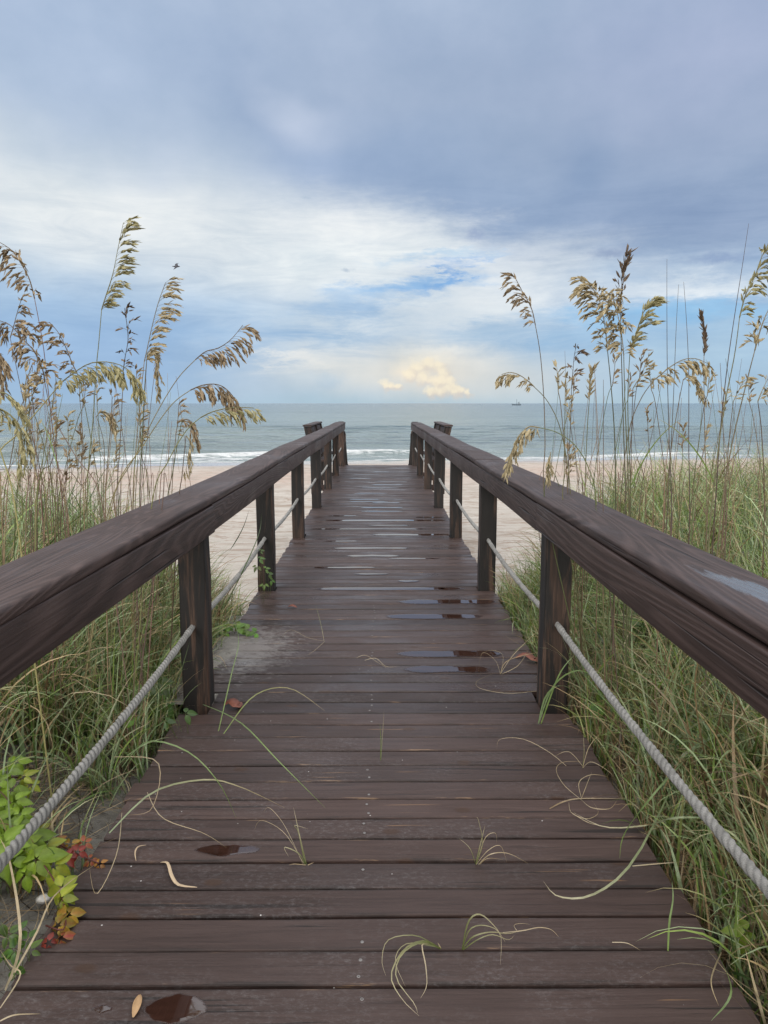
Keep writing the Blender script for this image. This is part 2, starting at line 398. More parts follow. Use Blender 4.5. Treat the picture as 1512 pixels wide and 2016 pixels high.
# sea
SEA = -2.3
def sea_parts(X, Y):
    yy = Y - np.clip(X, -70, 70) * 0.18 * sm(400, 60, Y)
    z = np.full_like(X, SEA); foam = np.zeros_like(X)
    amp = sm(50, 80, yy)
    z += amp * sm(3000, 200, Y) * (0.09 * np.sin(yy * 0.55 + 0.9 * np.sin(X * 0.045)) + 0.05 * np.sin(yy * 1.1 + X * 0.07 + 2 * np.sin(X * 0.03)) + 0.05 * np.sin(Y * 0.8 - X * 0.35) + 0.05 * np.sin(Y * 1.7 + X * 0.5 + np.sin(X * 0.21) * 2) + 0.04 * np.sin(Y * 2.3 - X * 0.8 + 1.5 * np.sin(X * 0.13 + Y * 0.1)) + 0.03 * np.sin(X * 1.3 + Y * 1.1))
    for yc, h, w, fx, k in ((54.0, 0.12, 1.0, 0.7, 0.11), (57.6, 0.30, 1.3, 0.72, 0.07), (62.0, 0.38, 1.6, 0.34, 0.05), (72.0, 0.34, 2.0, 0.16, 0.04), (86.0, 0.35, 2.4, 0.1, 0.03), (112.0, 0.4, 3.2, 0.06, 0.025)):
        c = yc + 1.2 * np.sin(X * k + yc) + 0.7 * np.sin(X * k * 2.7 + 2 * yc)
        a = 0.62 + 0.38 * np.sin(X * k * 1.7 + yc * 3.1)
        e = yy - c
        prof = np.where(e < 0, np.exp(-(e / (w * 0.55)) ** 2), np.exp(-(e / w) ** 2))
        z += h * a * prof
        foam = np.maximum(foam, fx * a * np.where(e < 0, np.exp(-(e / (w * 1.5)) ** 2), np.exp(-(e / (w * 0.6)) ** 2)))
    foam = np.maximum(foam, 0.28 * sm(61, 57, yy) * sm(49.5, 53, yy))
    foam = np.maximum(foam, 0.62 * np.exp(-((yy - 52.2 - 0.6 * np.sin(X * 0.35)) / 0.8) ** 2))
    far = 236 + 6 * np.sin(X * 0.02)
    foam = np.maximum(foam, 0.44 * np.exp(-((Y - far) / 5.0) ** 2) * (0.75 + 0.25 * np.sin(X * 0.05 + 1)))
    return z, foam
xs = np.concatenate([-np.geomspace(90, 40000, 18)[::-1], np.arange(-88, 89, 2.0), np.geomspace(90, 40000, 18)])
ys = np.concatenate([np.arange(34, 130, 0.45), np.geomspace(130.5, 45000, 110)])
V, Q = grid(xs, ys, lambda X, Y: sea_parts(X, Y)[0])
X, Y = np.meshgrid(xs, ys)
tag(np_mesh('sea', V, Q, M['sea'], attrs={'foam': sea_parts(X, Y)[1].ravel()}, smooth=True), kind='structure')

# ------------------------------------------------------------------ boardwalk
PITCHB = 0.1405
YL = at_z(750, 1699).y
DECK_END = 19.2
POSTS = [3.7 + 2.57 * k for k in range(-2, 7)]
POSTS[-1] = 19.08; POSTS[2] = 3.81
def beam(mb, frames, hw, hh, r, n=3, edge=0.0):
    """rounded rectangle swept along frames [(centre, side vector, up vector)]"""
    prof = []
    for cx, cy, a0 in ((hw - r, hh - r, 0), (-hw + r, hh - r, 90), (-hw + r, -hh + r, 180), (hw - r, -hh + r, 270)):
        for k in range(n):
            a = R_(a0 + 90 * k / (n - 1)); prof.append((cx + r * math.cos(a), cy + r * math.sin(a)))
    pc = [(1, 1, 1)] * len(prof)
    if edge:
        prof[n:n] = [(hw - edge, hh), (-hw + edge, hh)]; pc[n:n] = [(0, 0, 0), (0, 0, 0)]
    m = len(prof); vs = []
    for c, s, u in frames:
        for (a, b) in prof: vs.append(tuple(c + s * a + u * b))
    L = len(frames)
    fs = [(i * m + k, i * m + (k + 1) % m, (i + 1) * m + (k + 1) % m, (i + 1) * m + k) for i in range(L - 1) for k in range(m)]
    fs += [tuple(range(m))[::-1], tuple((L - 1) * m + k for k in range(m))]
    mb.add(vs, fs, pc * L)

walk = empty('boardwalk', (0, 10, 0))
tag(walk, 'dark brown painted plank boardwalk running straight down to the beach', 'boardwalk')
def child(o, parent):
    o.parent = parent; o.matrix_parent_inverse = parent.matrix_world.inverted() if False else Matrix.Translation(-Vector(parent.location)); return o
deck = MB(); plank_y = []
k0 = -int((YL + 2.2) / PITCHB)
k = k0
while YL + k * PITCHB < DECK_END:
    ya = YL + k * PITCHB; gap = random.choice([0.006, 0.008, 0.009, 0.010, 0.012, 0.015]); k += 1
    w = PITCHB - gap; yc = ya + gap + w / 2; dz = random.uniform(-0.0012, 0.0012)
    xl = -0.98 + random.uniform(-0.014, 0.012); xr = 0.98 + random.uniform(-0.012, 0.014)
    for pz in POSTS:
        if abs(yc - pz) < 0.075 + w / 2: xl, xr = -0.846, 0.846
    plank_y.append((ya + gap, ya + PITCHB))
    fr = []; ph = random.uniform(0, 9); tilt = random.uniform(-0.006, 0.006); sl = random.uniform(-0.0012, 0.0012)
    nseg = 14
    for i in range(nseg + 1):
        u = i / nseg; x = xl + (xr - xl) * u
        c = Vector((x, yc + sl * x + 0.0010 * math.sin(ph + x * 4.5), -0.019 + dz + 0.0009 * math.sin(ph * 2 + x * 3)))
        fr.append((c, Vector((0, 1, tilt)), Vector((0, -tilt, 1))))
    beam(deck, fr, w / 2, 0.019, 0.0055, 3, 0.014)
dk = deck.build('deck', M['deck'], smooth=False); child(dk, walk)
for sx in (-0.90, -0.3, 0.3, 0.90):
    j = MB(); j.box(sx - 0.02, sx + 0.02, -2.2, DECK_END - 0.03, -0.24, -0.041)
    child(j.build('joist', M['under']), walk)
# screws: two per plank on the centre line
smesh = None
ns = 0
for (y0, y1) in plank_y:
    if y0 < 1.7 or y0 > 6.0: continue
    for f in (0.22, 0.72):
        if random.random() < 0.42: continue
        if smesh is None:
            s = MB(); n = 10
            vs = [(0.0058 * math.cos(2 * math.pi * i / n), 0.0058 * math.sin(2 * math.pi * i / n), 0.0) for i in range(n)]
            vs += [(0.0045 * math.cos(2 * math.pi * i / n), 0.0045 * math.sin(2 * math.pi * i / n), 0.0016) for i in range(n)]
            vs += [(0.0016 * math.cos(2 * math.pi * i / n), 0.0016 * math.sin(2 * math.pi * i / n), 0.0002) for i in range(n)]
            fs = [(a * n + i, a * n + (i + 1) % n, (a + 1) * n + (i + 1) % n, (a + 1) * n + i) for a in (0, 1) for i in range(n)] + [tuple(2 * n + i for i in range(n))]
            s.add(vs, fs); so = s.build('screw', M['screw'], smooth=True); smesh = so
        else:
            so = smesh.copy(); COL.objects.link(so)
        so.location = (-0.028 + random.uniform(-0.009, 0.009) + 0.004 * (y0 - 3), y0 + f * (y1 - y0), 0.0004); child(so, walk); ns += 1
# stairs down to the beach
for sx in (-0.83, 0.83):
    st = MB(); d = Vector((0, 2.6, -1.58)); u = Vector((0, 1.58, 2.6)).normalized()
    beam(st, [(Vector((sx, DECK_END + 0.03, -0.2)) + d * f, Vector((1, 0, 0)), u) for f in (0, 1)], 0.02, 0.12, 0.004)
    child(st.build('stair_stringer', M['under']), walk)
for i in range(9):
    st = MB(); y = DECK_END + 0.02 + i * 0.28; z = -0.17 * (i + 1)
    beam(st, [(Vector((x, y + 0.14, z - 0.02)), Vector((0, 1, 0)), Vector((0, 0, 1))) for x in (-0.8, 0.8)], 0.135, 0.019, 0.004)
    child(st.build('stair_tread', M['stairw']), walk)

# railings
def railing(sx, label):
    root = empty('railing', (sx * 0.92, 10, 0)); tag(root, label, 'railing', 'railings along the boardwalk')
    zz = {y: 1.07 + random.uniform(-0.006, 0.006) + (0.012 if sx < 0 and y < 3 else 0) for y in POSTS}
    def rz(y):
        return float(np.interp(y, POSTS, [zz[q] for q in POSTS])) + 0.02
    for i, py in enumerate(POSTS):
        if i == 1 and False: continue
        mb = MB(); zb = float(gz(sx * 0.92, py)) - 0.3; zt = rz(py) - 0.041
        lean = random.uniform(-0.006, 0.006); last = (i == len(POSTS) - 1)
        if last: zt = rz(py) + 0.01
        fr = []
        for q in range(9):
            u = q / 8; z = zb + (zt - zb) * u
            fr.append((Vector((sx * 0.922 + lean * u + 0.002 * math.sin(q * 2.1 + i), py + 0.003 * math.sin(q * 1.7 + 2 * i), z)), Vector((1, 0.01 * math.sin(i), 0)), Vector((0, 1, 0))))
        beam(mb, fr, 0.068, 0.068, 0.012, 4)
        p = mb.build('post', M['post'], smooth=False); child(p, root)
    def board(name, yj, xc, hw, hh, zoff, r):
        for a, b in zip(yj[:-1], yj[1:]):
            mb = MB(); fr = []; n = max(2, int((b - a) / 0.15)); ph = random.uniform(0, 9); tw = random.uniform(-0.02, 0.02); dx = random.uniform(-0.002, 0.002); dz = random.uniform(-0.002, 0.002)
            for q in range(n + 1):
                y = a + 0.0015 + (b - a - 0.003) * q / n; t_ = tw * math.sin(ph + y)
                fr.append((Vector((sx * xc + dx + 0.003 * math.sin(ph + y * 1.1), y, rz(y) + zoff + dz + 0.003 * math.sin(ph * 2 + y * 1.9))), Vector((1, 0, t_)), Vector((-t_, 0, 1))))
            beam(mb, fr, hw, hh, r, 5)
            o = mb.build(name, M['rail'], smooth=True); child(o, root)
            es = o.modifiers.new('edge', 'EDGE_SPLIT'); es.split_angle = R_(50)
    board('rail_cap', [-1.44, 1.13, 6.27, 11.41, 16.55, 19.0], 0.929, 0.119, 0.0205, -0.0205, 0.012)
    board('side_board', [-1.44, 3.81, 8.84, 13.98, 19.0], 0.8325, 0.0195, 0.069, -0.113, 0.006)
    # stair handrail beyond the last post
    d = Vector((0, 2.75, -1.75)); p0 = Vector((sx * 0.86, DECK_END + 0.12, 0.84)); mb = MB()
    mb.tube([p0 + d * f for f in (0, 0.33, 0.66, 1)], 0.03, 10)
    hr = child(mb.build('stair_handrail', M['post'], smooth=True), root)
    for f in (0.04, 0.55, 0.97):
        q = p0 + d * f; mb = MB()
        beam(mb, [(Vector((q.x, q.y, z)), Vector((1, 0, 0)), Vector((0, 1, 0))) for z in (q.z - 1.6, q.z - 0.7, q.z + 0.02)], 0.04, 0.04, 0.008)
        child(mb.build('stair_post', M['post']), hr)
    return root, rz
rl, rzl = railing(-1, 'dark wooden railing along the left boardwalk edge, above the creeper')
rr, rzr = railing(1, 'dark wooden railing along the right boardwalk edge, with a wet cap')

# wet patch on the right cap
def flat_patch(name, outline, z, mat):
    """thin water film: full depth inside, thinning to nothing at its damp margin"""
    mb = MB(); n = len(outline)
    cx = sum(x for x, y in outline) / n; cy = sum(y for x, y in outline) / n
    vs, cs = [], []
    for f, c in ((1.25, 0.0), (1.05, 0.55), (0.85, 1.0)):
        vs += [(cx + (x - cx) * f, cy + (y - cy) * f, z + 0.0004 * c) for x, y in outline]; cs += [(c, c, c)] * n
    mb.add(vs, [(a * n + i, a * n + (i + 1) % n, (a + 1) * n + (i + 1) % n, (a + 1) * n + i) for a in (0, 1) for i in range(n)] + [tuple(2 * n + i for i in range(n))], cs)
    return mb.build(name, mat)

# puddles lying on single planks
def puddle(xa, xb, py, fill=0.9, ragged=0.5):
    c = at_z((xa + xb) / 2, py); Ya = c.y
    pl = min(plank_y, key=lambda q: abs((q[0] + q[1]) / 2 - Ya)); w = (pl[1] - pl[0] - 0.012)
    x0 = at_z(xa, py).x; x1 = at_z(xb, py).x; ym = (pl[0] + pl[1]) / 2
    hw = w / 2 * fill; n = 26; up, dn = [], []
    ph = random.uniform(0, 9)
    for i in range(n + 1):
        u = i / n; e = max(0.05, 1 - (1 - min(1, min(u, 1 - u) * (x1 - x0) / 0.10)) ** 2) ** 0.6
        jj = 1 - (0.10 + ragged * 0.6) * (0.5 + 0.5 * math.sin(ph + u * 6) * math.sin(ph * 2 + u * 13))
        up.append((x0 + (x1 - x0) * u, ym + hw * e * jj))
        dn.append((x0 + (x1 - x0) * u, ym - hw * e * (1 - (0.08 + ragged * 0.45) * (0.5 + 0.5 * math.sin(ph * 3 + u * 9)))))
    tag(flat_patch('puddle', dn + up[::-1], 0.0022, M['puddle']), kind='structure')
for a in ((690, 745, 983, .8), (735, 785, 991, .8), (715, 790, 1008, .6), (648, 870, 1026, .95, .2), (625, 830, 1043, .5), (745, 890, 1053, .9, .3),
          (665, 795, 1078, .7), (690, 780, 1093, .8), (622, 732, 1120, .6), (785, 822, 1145, .8), (640, 895, 1157, .8, .2), (798, 965, 1184, .95, .2),
          (772, 935, 1213, .95, .2), (795, 975, 1287, .95, .3), (808, 955, 1317, .9, .4), (715, 782, 961, .7), (740, 800, 949, .6), (700, 760, 972, .6), (700, 745, 935, .6), (715, 790, 1000, .9), (690, 760, 987, .8), (650, 700, 1015, .6), (820, 872, 1017, .7), (730, 800, 1036, .6), (640, 700, 1066, .5), (770, 860, 1100, .5), (700, 760, 1132, .5), (860, 900, 1157, .6), (735, 790, 954, .9), (690, 730, 942, .9), (735, 765, 929, .9),
          (388, 500, 1685, .62, .5), (292, 400, 1985, .8, .0), (180, 214, 1998, .4, .2)):
    puddle(*a)
# rope threaded through the posts
def rope(sx, label):
    root = empty('rope', (sx * 0.925, 10, 0.44)); tag(root, label, 'rope', 'ropes threaded through the railing posts')
    V, Q = [], []
    n = 24; rings = []
    ysq = np.concatenate([np.arange(-1.44, 0.6, 0.02), np.arange(0.6, 6.3, 0.0052), np.arange(6.3, 19.1, 0.03)])
    hs = {p: 0.44 + random.uniform(-0.012, 0.012) for p in POSTS}
    for y in ysq:
        k = max(i for i, p in enumerate(POSTS) if p <= y + 1e-6); k = min(k, len(POSTS) - 2)
        u = (y - POSTS[k]) / (POSTS[k + 1] - POSTS[k])
        z = hs[POSTS[k]] * (1 - u) + hs[POSTS[k + 1]] * u - 0.035 * 4 * u * (1 - u)
        rings.append((sx * 0.925, y, z))
    rings = np.array(rings); q = np.linspace(0, 2 * np.pi, n, endpoint=False)
    tw = rings[:, 1] / (0.085 if sx < 0 else 0.10) * 2 * np.pi * (-1 if sx > 0 else 1)
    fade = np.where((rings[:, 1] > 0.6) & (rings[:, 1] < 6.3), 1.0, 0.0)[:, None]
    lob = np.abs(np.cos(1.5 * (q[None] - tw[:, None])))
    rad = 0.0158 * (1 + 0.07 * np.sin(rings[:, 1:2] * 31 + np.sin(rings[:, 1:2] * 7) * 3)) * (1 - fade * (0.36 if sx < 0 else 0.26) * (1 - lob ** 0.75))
    crease_shade = (1 - (0.72 if sx < 0 else 0.5) * fade * (1 - np.minimum(1, lob * 1.7)))  # shade in the valleys between strands, painted into the vertex colour
    V = np.stack([rings[:, None, 0] + rad * np.cos(q), np.repeat(rings[:, 1:2], n, 1), rings[:, None, 2] + rad * np.sin(q)], -1).reshape(-1, 3)
    L = len(rings); i = np.arange(L * n).reshape(L, n)
    Q = np.stack([i[:-1], np.roll(i[:-1], -1, 1), np.roll(i[1:], -1, 1), i[1:]], -1).reshape(-1, 4)
    child(np_mesh('rope_line', V, Q, M['rope'], cols=np.repeat(crease_shade.reshape(-1, 1), 3, 1), smooth=True), root)
rope(-1, 'grey twisted rope threaded through the posts of the left railing, above the creeper')
rope(1, 'grey twisted rope threaded through the posts of the right railing, in front of dense grass')

# benches outside the far end
def bench(sx, label):
    root = empty('bench', (sx * 1.25, 14.2, 0)); tag(root, label, 'bench', 'benches by the far end of the boardwalk')
    def bm(name, pts, hw, hh, side, up, r=0.006):
        mb = MB(); beam(mb, [(Vector(p), Vector(side), Vector(up)) for p in pts], hw, hh, r); child(mb.build(name, M['post' if name == 'support' else 'rail']), root)
    ya, yb = 14.9, 17.6
    sl = Vector((sx * 0.24, 0, 0.97)); nr = Vector((0.97, 0, -sx * 0.24))
    for y in (ya, (ya + yb) / 2, yb):
        bm('support', [(sx * 1.24, y, -0.22), (sx * 1.25, y, 0.5), (sx * 1.37, y, 1.10)], 0.022, 0.07, (0, 1, 0), (1, 0, 0))
    for i, z in enumerate((0.58, 0.78, 0.985)):
        x = 1.205 + (z - 0.5) * 0.25
        bm('back_board', [(sx * x, ya - 0.05, z), (sx * x, yb + 0.05, z)], 0.018, 0.09, tuple(nr), tuple(sl))
    bm('cap_board', [(sx * 1.37, ya - 0.06, 1.12), (sx * 1.37, yb + 0.06, 1.12)], 0.085, 0.016, (1, 0, 0), (0, 0, 1))
    bm('seat_board', [(sx * 1.09, ya, 0.44), (sx * 1.09, yb, 0.44)], 0.07, 0.02, (1, 0, 0), (0, 0, 1))
    for y in (ya, yb):
        bm('bearer', [(sx * 0.95, y + 0.06, -0.10), (sx * 1.30, y + 0.06, -0.10)], 0.02, 0.06, (0, 1, 0), (0, 0, 1))
bench(-1, 'dark wooden bench back rising outside the left railing near its far end')
bench(1, 'dark wooden bench back rising outside the right railing near its far end')

# ------------------------------------------------------------------ grass
G0, G1, G2, G3, G4 = (0.04, 0.08, 0.02), (0.095, 0.16, 0.04), (0.20, 0.29, 0.07), (0.22, 0.305, 0.15), (0.33, 0.42, 0.24)
S1, S2, S3 = (0.42, 0.32, 0.18), (0.29, 0.20, 0.11), (0.50, 0.42, 0.28)
def blades(bases, az, length, width, lean, droop, cols, tipc, segs=7, curl=None):
    N = len(bases); t = np.linspace(0, 1, segs + 1)
    th = lean[:, None] + droop[:, None] * t[None] ** 1.4
    a = az[:, None] + (curl[:, None] * t[None] if curl is not None else 0)
    ds = (length / segs)[:, None]
    dx = np.sin(th) * np.cos(a) * ds; dy = np.sin(th) * np.sin(a) * ds; dz = np.cos(th) * ds
    P = np.zeros((N, segs + 1, 3)); P[:, 1:, 0] = np.cumsum(dx, 1)[:, :-1]; P[:, 1:, 1] = np.cumsum(dy, 1)[:, :-1]; P[:, 1:, 2] = np.cumsum(dz, 1)[:, :-1]
    P += bases[:, None]
    w = width[:, None] * (0.55 + 0.45 * np.minimum(1, t * 5))[None] * np.maximum(0.03, (1 - t ** 2.2))[None]
    tw = rng.uniform(-1.0, 1.0, N)[:, None] * (0.4 + t[None])
    sx_, sy_ = -np.sin(a), np.cos(a)
    nx, ny, nz = -np.cos(th) * np.cos(a), -np.cos(th) * np.sin(a), np.sin(th)
    S = np.stack([sx_ * np.cos(tw) + nx * np.sin(tw), sy_ * np.cos(tw) + ny * np.sin(tw), nz * np.sin(tw)], -1)
    c = cols[:, None] * (1 - t[None, :, None] ** 3) + tipc[:, None] * t[None, :, None] ** 3
    return P, S * w[..., None] * 0.5, c
def blade_mesh(chunks):
    Vs, Qs, Cs = [], [], []; k = 0
    for P, S, c in chunks:
        N, m, _ = P.shape
        V = np.stack([P - S, P + S], 2).reshape(-1, 3)
        i = np.arange(N * m * 2).reshape(N, m, 2)
        q = np.stack([i[:, :-1, 0], i[:, :-1, 1], i[:, 1:, 1], i[:, 1:, 0]], -1).reshape(-1, 4)
        Vs.append(V); Qs.append(q + k); Cs.append(np.repeat(c.reshape(-1, 3), 2, 0)); k += len(V)
    return np.concatenate(Vs), np.concatenate(Qs), np.concatenate(Cs)
def keep_mask(P, over=0.12):
    x, y, z = P[..., 0], P[..., 1], P[..., 2]; ax = np.abs(x)
    bad = ((ax > 0.80) & (ax < 1.06) & (z > 0.88) & (z < 1.12) & (y < 19.2)).any(1)
    bad |= ((ax < 0.99) & (z < 0.012)).any(1)
    for py in POSTS: bad |= ((ax > 0.84) & (ax < 1.0) & (np.abs(y - py) < 0.08)).any(1)
    inn = (ax < 0.93).any(1) & (rng.random(len(P)) > over); bad |= inn
    bad |= (ax < 0.55).any(1)
    bad |= ((y < 0.9) & (ax < 1.3)).any(1)
    return ~bad
def pick(tab, n):
    w = np.array([a for a, _ in tab]); w = w / w.sum(); c = np.array([b for _, b in tab])
    return c[rng.choice(len(tab), n, p=w)]
def grow(side, ntuft, ylo, yhi, xlo, xhi, dens, nb, hfun, tab, over=0.12, wmul=1.0):
    x = side * (xlo + (xhi - xlo) * rng.random(ntuft) ** 1.35); y = ylo + (yhi - ylo) * rng.random(ntuft)
    keep = rng.random(ntuft) < dens(np.abs(x), y) * (1 - dune_fall(x, y)) ** 1.2
    x, y = x[keep], y[keep]; n = len(x)
    cnt = rng.integers(nb[0], nb[1], n); idx = np.repeat(np.arange(n), cnt); N = len(idx)
    bx = x[idx] + rng.normal(0, 0.028, N); by = y[idx] + rng.normal(0, 0.028, N)
    ok = np.abs(bx) > 1.0; bx, by, idx = bx[ok], by[ok], idx[ok]; N = len(bx)
    B = np.stack([bx, by, gz(bx, by) - 0.02], -1)
    th = np.repeat(rng.uniform(0.75, 1.25, n), cnt)[ok]
    H = hfun(np.abs(bx), by) * th * rng.uniform(0.55, 1.15, N)
    az = rng.uniform(0, 2 * np.pi, N)
    dry = np.repeat(rng.random(n) ** 2, cnt)[ok]
    cols = np.where(np.repeat(rng.random(n) < 0.24, cnt)[ok][:, None], pick(tabD, N), pick(tab, N)) * np.repeat(rng.uniform(0.7, 1.25, n), cnt)[ok][:, None]; tips = np.where(rng.random((N, 1)) < 0.35, np.array(S1)[None], cols * np.array([1.2, 1.12, 1.0]))
    lean = np.abs(rng.normal(0.22, 0.20, N)); droop = np.abs(rng.normal(1.25, 0.65, N))
    res = blades(B, az, H, wmul * np.where(rng.random(N) < 0.4, rng.uniform(0.008, 0.0135, N), rng.uniform(0.004, 0.008, N)), lean, droop, cols * rng.uniform(0.75, 1.2, (N, 1)), tips, 9, rng.normal(0, 0.5, N))
    k = keep_mask(res[0], over)
    return tuple(a[k] for a in res)
tabL = [(1.2, G0), (2.6, G1), (3.0, G2), (3.6, G3), (2.2, G4), (0.5, S1)]
tabR = [(1.0, G0), (2.4, G1), (4.2, G2), (3.4, G3), (2.4, G4), (0.4, S1)]
tabD = [(2.0, S1), (2.2, S2), (0.9, S3), (2.0, (0.12, 0.075, 0.04)), (0.8, G1)]
hf = lambda ax, y: 0.42 + 0.42 * sm(1.0, 2.0, ax)
def densL(ax, y):
    d = np.ones_like(ax)
    d *= 1 - 0.75 * sm(1.75, 1.35, ax) * sm(3.5, 3.0, y)
    d *= 1 - 0.55 * sm(1.15, 1.0, ax)
    return d
def densR(ax, y):
    d = np.ones_like(ax)
    d *= 1 - 0.35 * sm(1.25, 1.08, ax) * sm(3.7, 3.2, y)
    return d
def litter(side, n, ylo, yhi, xhi, dark=False):
    x = side * rng.uniform(1.0, xhi, n); y = rng.uniform(ylo, yhi, n); k = dune_fall(x, y) < 0.5; x, y = x[k], y[k]; N = len(x)
    B = np.stack([x, y, gz(x, y) + rng.uniform(0.0, 0.05, N)], -1)
    res = blades(B, rng.uniform(0, 6.28, N), rng.uniform(0.1, 0.4, N), rng.uniform(0.002, 0.005, N), rng.uniform(0.9, 1.5, N), rng.uniform(-0.1, 0.5, N), pick([(1, S2), (0.5, S1), (3, (0.07, 0.05, 0.034)), (2, (0.03, 0.022, 0.017))] if dark else [(3, S2), (2, S1), (1, S3), (2, (0.10, 0.07, 0.045))], N), pick([(1, S2), (1, S1)], N), 6, rng.normal(0, 1.6, N))
    res[0][..., 2] = np.maximum(res[0][..., 2], gz(res[0][..., 0], res[0][..., 1]) + 0.006)
    k = keep_mask(res[0], 0.25); return tuple(a[k] for a in res)
def px_blade(pts, w, c0, c1, segs=14):
    """one long blade through picture points (px, py, height above the deck)"""
    P = [at_z(a, b, z) for a, b, z in pts]; out = []
    n = len(P)
    for i in range(segs + 1):
        u = i / segs * (n - 1); k = min(int(u), n - 2); f = u - k
        p0, p1, p2, p3 = P[max(k - 1, 0)], P[k], P[k + 1], P[min(k + 2, n - 1)]
        out.append(0.5 * ((2 * p1) + (p2 - p0) * f + (2 * p0 - 5 * p1 + 4 * p2 - p3) * f * f + (3 * p1 - p0 - 3 * p2 + p3) * f ** 3))
    pts = np.array([tuple(p) for p in out]); t = np.linspace(0, 1, segs + 1)
    tg = np.gradient(pts, axis=0); tg /= np.linalg.norm(tg, axis=1)[:, None] + 1e-9
    s = np.cross(tg, np.array([0.2, -0.75, 0.6])); s /= np.linalg.norm(s, axis=1)[:, None] + 1e-9
    ww = w * (0.6 + 0.4 * np.minimum(1, t * 4)) * np.maximum(0.08, 1 - t ** 2.4)
    c = np.array(c0)[None] * (1 - t[:, None]) + np.array(c1)[None] * t[:, None]
    return pts[None], (s * ww[:, None] * 0.5)[None], c[None]
D_ = S3
left = [grow(-1, 1000, 1.6, 9.0, 1.02, 5.2, densL, (10, 22), hf, tabL), grow(-1, 380, 3.0, 6.5, 1.0, 1.7, densL, (10, 22), hf, tabL, 0.5), grow(-1, 350, 2, 10.0, 5.0, 10, densL, (10, 18), hf, tabL), grow(-1, 90, 2.3, 4.6, 1.15, 2.2, densL, (5, 10), lambda ax, y: 0.62 + 0 * ax, [(1.0, G2), (3.0, G3), (3.0, G4), (0.6, S1)], 0.3, 1.45), litter(-1, 4200, 1.6, 6.5, 3.0), litter(-1, 900, 1.6, 4.0, 1.5, True),
        px_blade([(215, 1640, .02), (300, 1560, .14), (400, 1535, .2), (470, 1548, .18), (560, 1590, .05)], .007, G3, S1),
        px_blade([(395, 1385, .0), (470, 1420, .22), (550, 1500, .2), (640, 1590, .03)], .006, G3, G2),
        px_blade([(240, 1510, .1), (290, 1460, .3), (370, 1480, .3), (430, 1540, .2), (465, 1610, .02)], .006, G3, G2),
        px_blade([(430, 1440, .0), (455, 1330, .15), (470, 1260, .25), (455, 1210, .3)], .006, G2, G3),
        px_blade([(440, 1445, .0), (500, 1370, .12), (570, 1355, .12), (640, 1400, .03)], .006, G2, S1),
        px_blade([(10, 1950, .0), (40, 1850, .2), (20, 1700, .3), (0, 1650, .35)], .008, S3, S1),
        px_blade([(20, 1930, .0), (70, 1840, .1), (110, 1760, .12), (190, 1700, .05)], .006, S3, S1),
        px_blade([(240, 1600, .02), (230, 1680, .06), (190, 1760, .02), (175, 1700, .02)], .003, S3, S1),
        px_blade([(290, 1560, .05), (320, 1610, .03), (400, 1640, .01), (445, 1668, .006)], .003, S3, S1),
        px_blade([(225, 1490, .1), (310, 1500, .15), (300, 1590, .04), (250, 1605, .01)], .004, S3, S2),
        px_blade([(0, 1985, .02), (40, 1920, .05), (20, 1900, .05), (0, 1870, .05)], .004, S3, S1),
        px_blade([(0, 2010, .01), (30, 1998, .02), (80, 1996, .01)], .004, S3, S1),
        px_blade([(425, 1120, .25), (455, 1080, .5), (478, 1040, .66), (490, 1005, .78)], .009, (0.06, .10, .05), (0.05, .07, .04)),
        px_blade([(440, 1200, .1), (480, 1120, .45), (510, 1050, .65), (515, 1010, .75)], .008, G1, (0.06, .09, .04))]
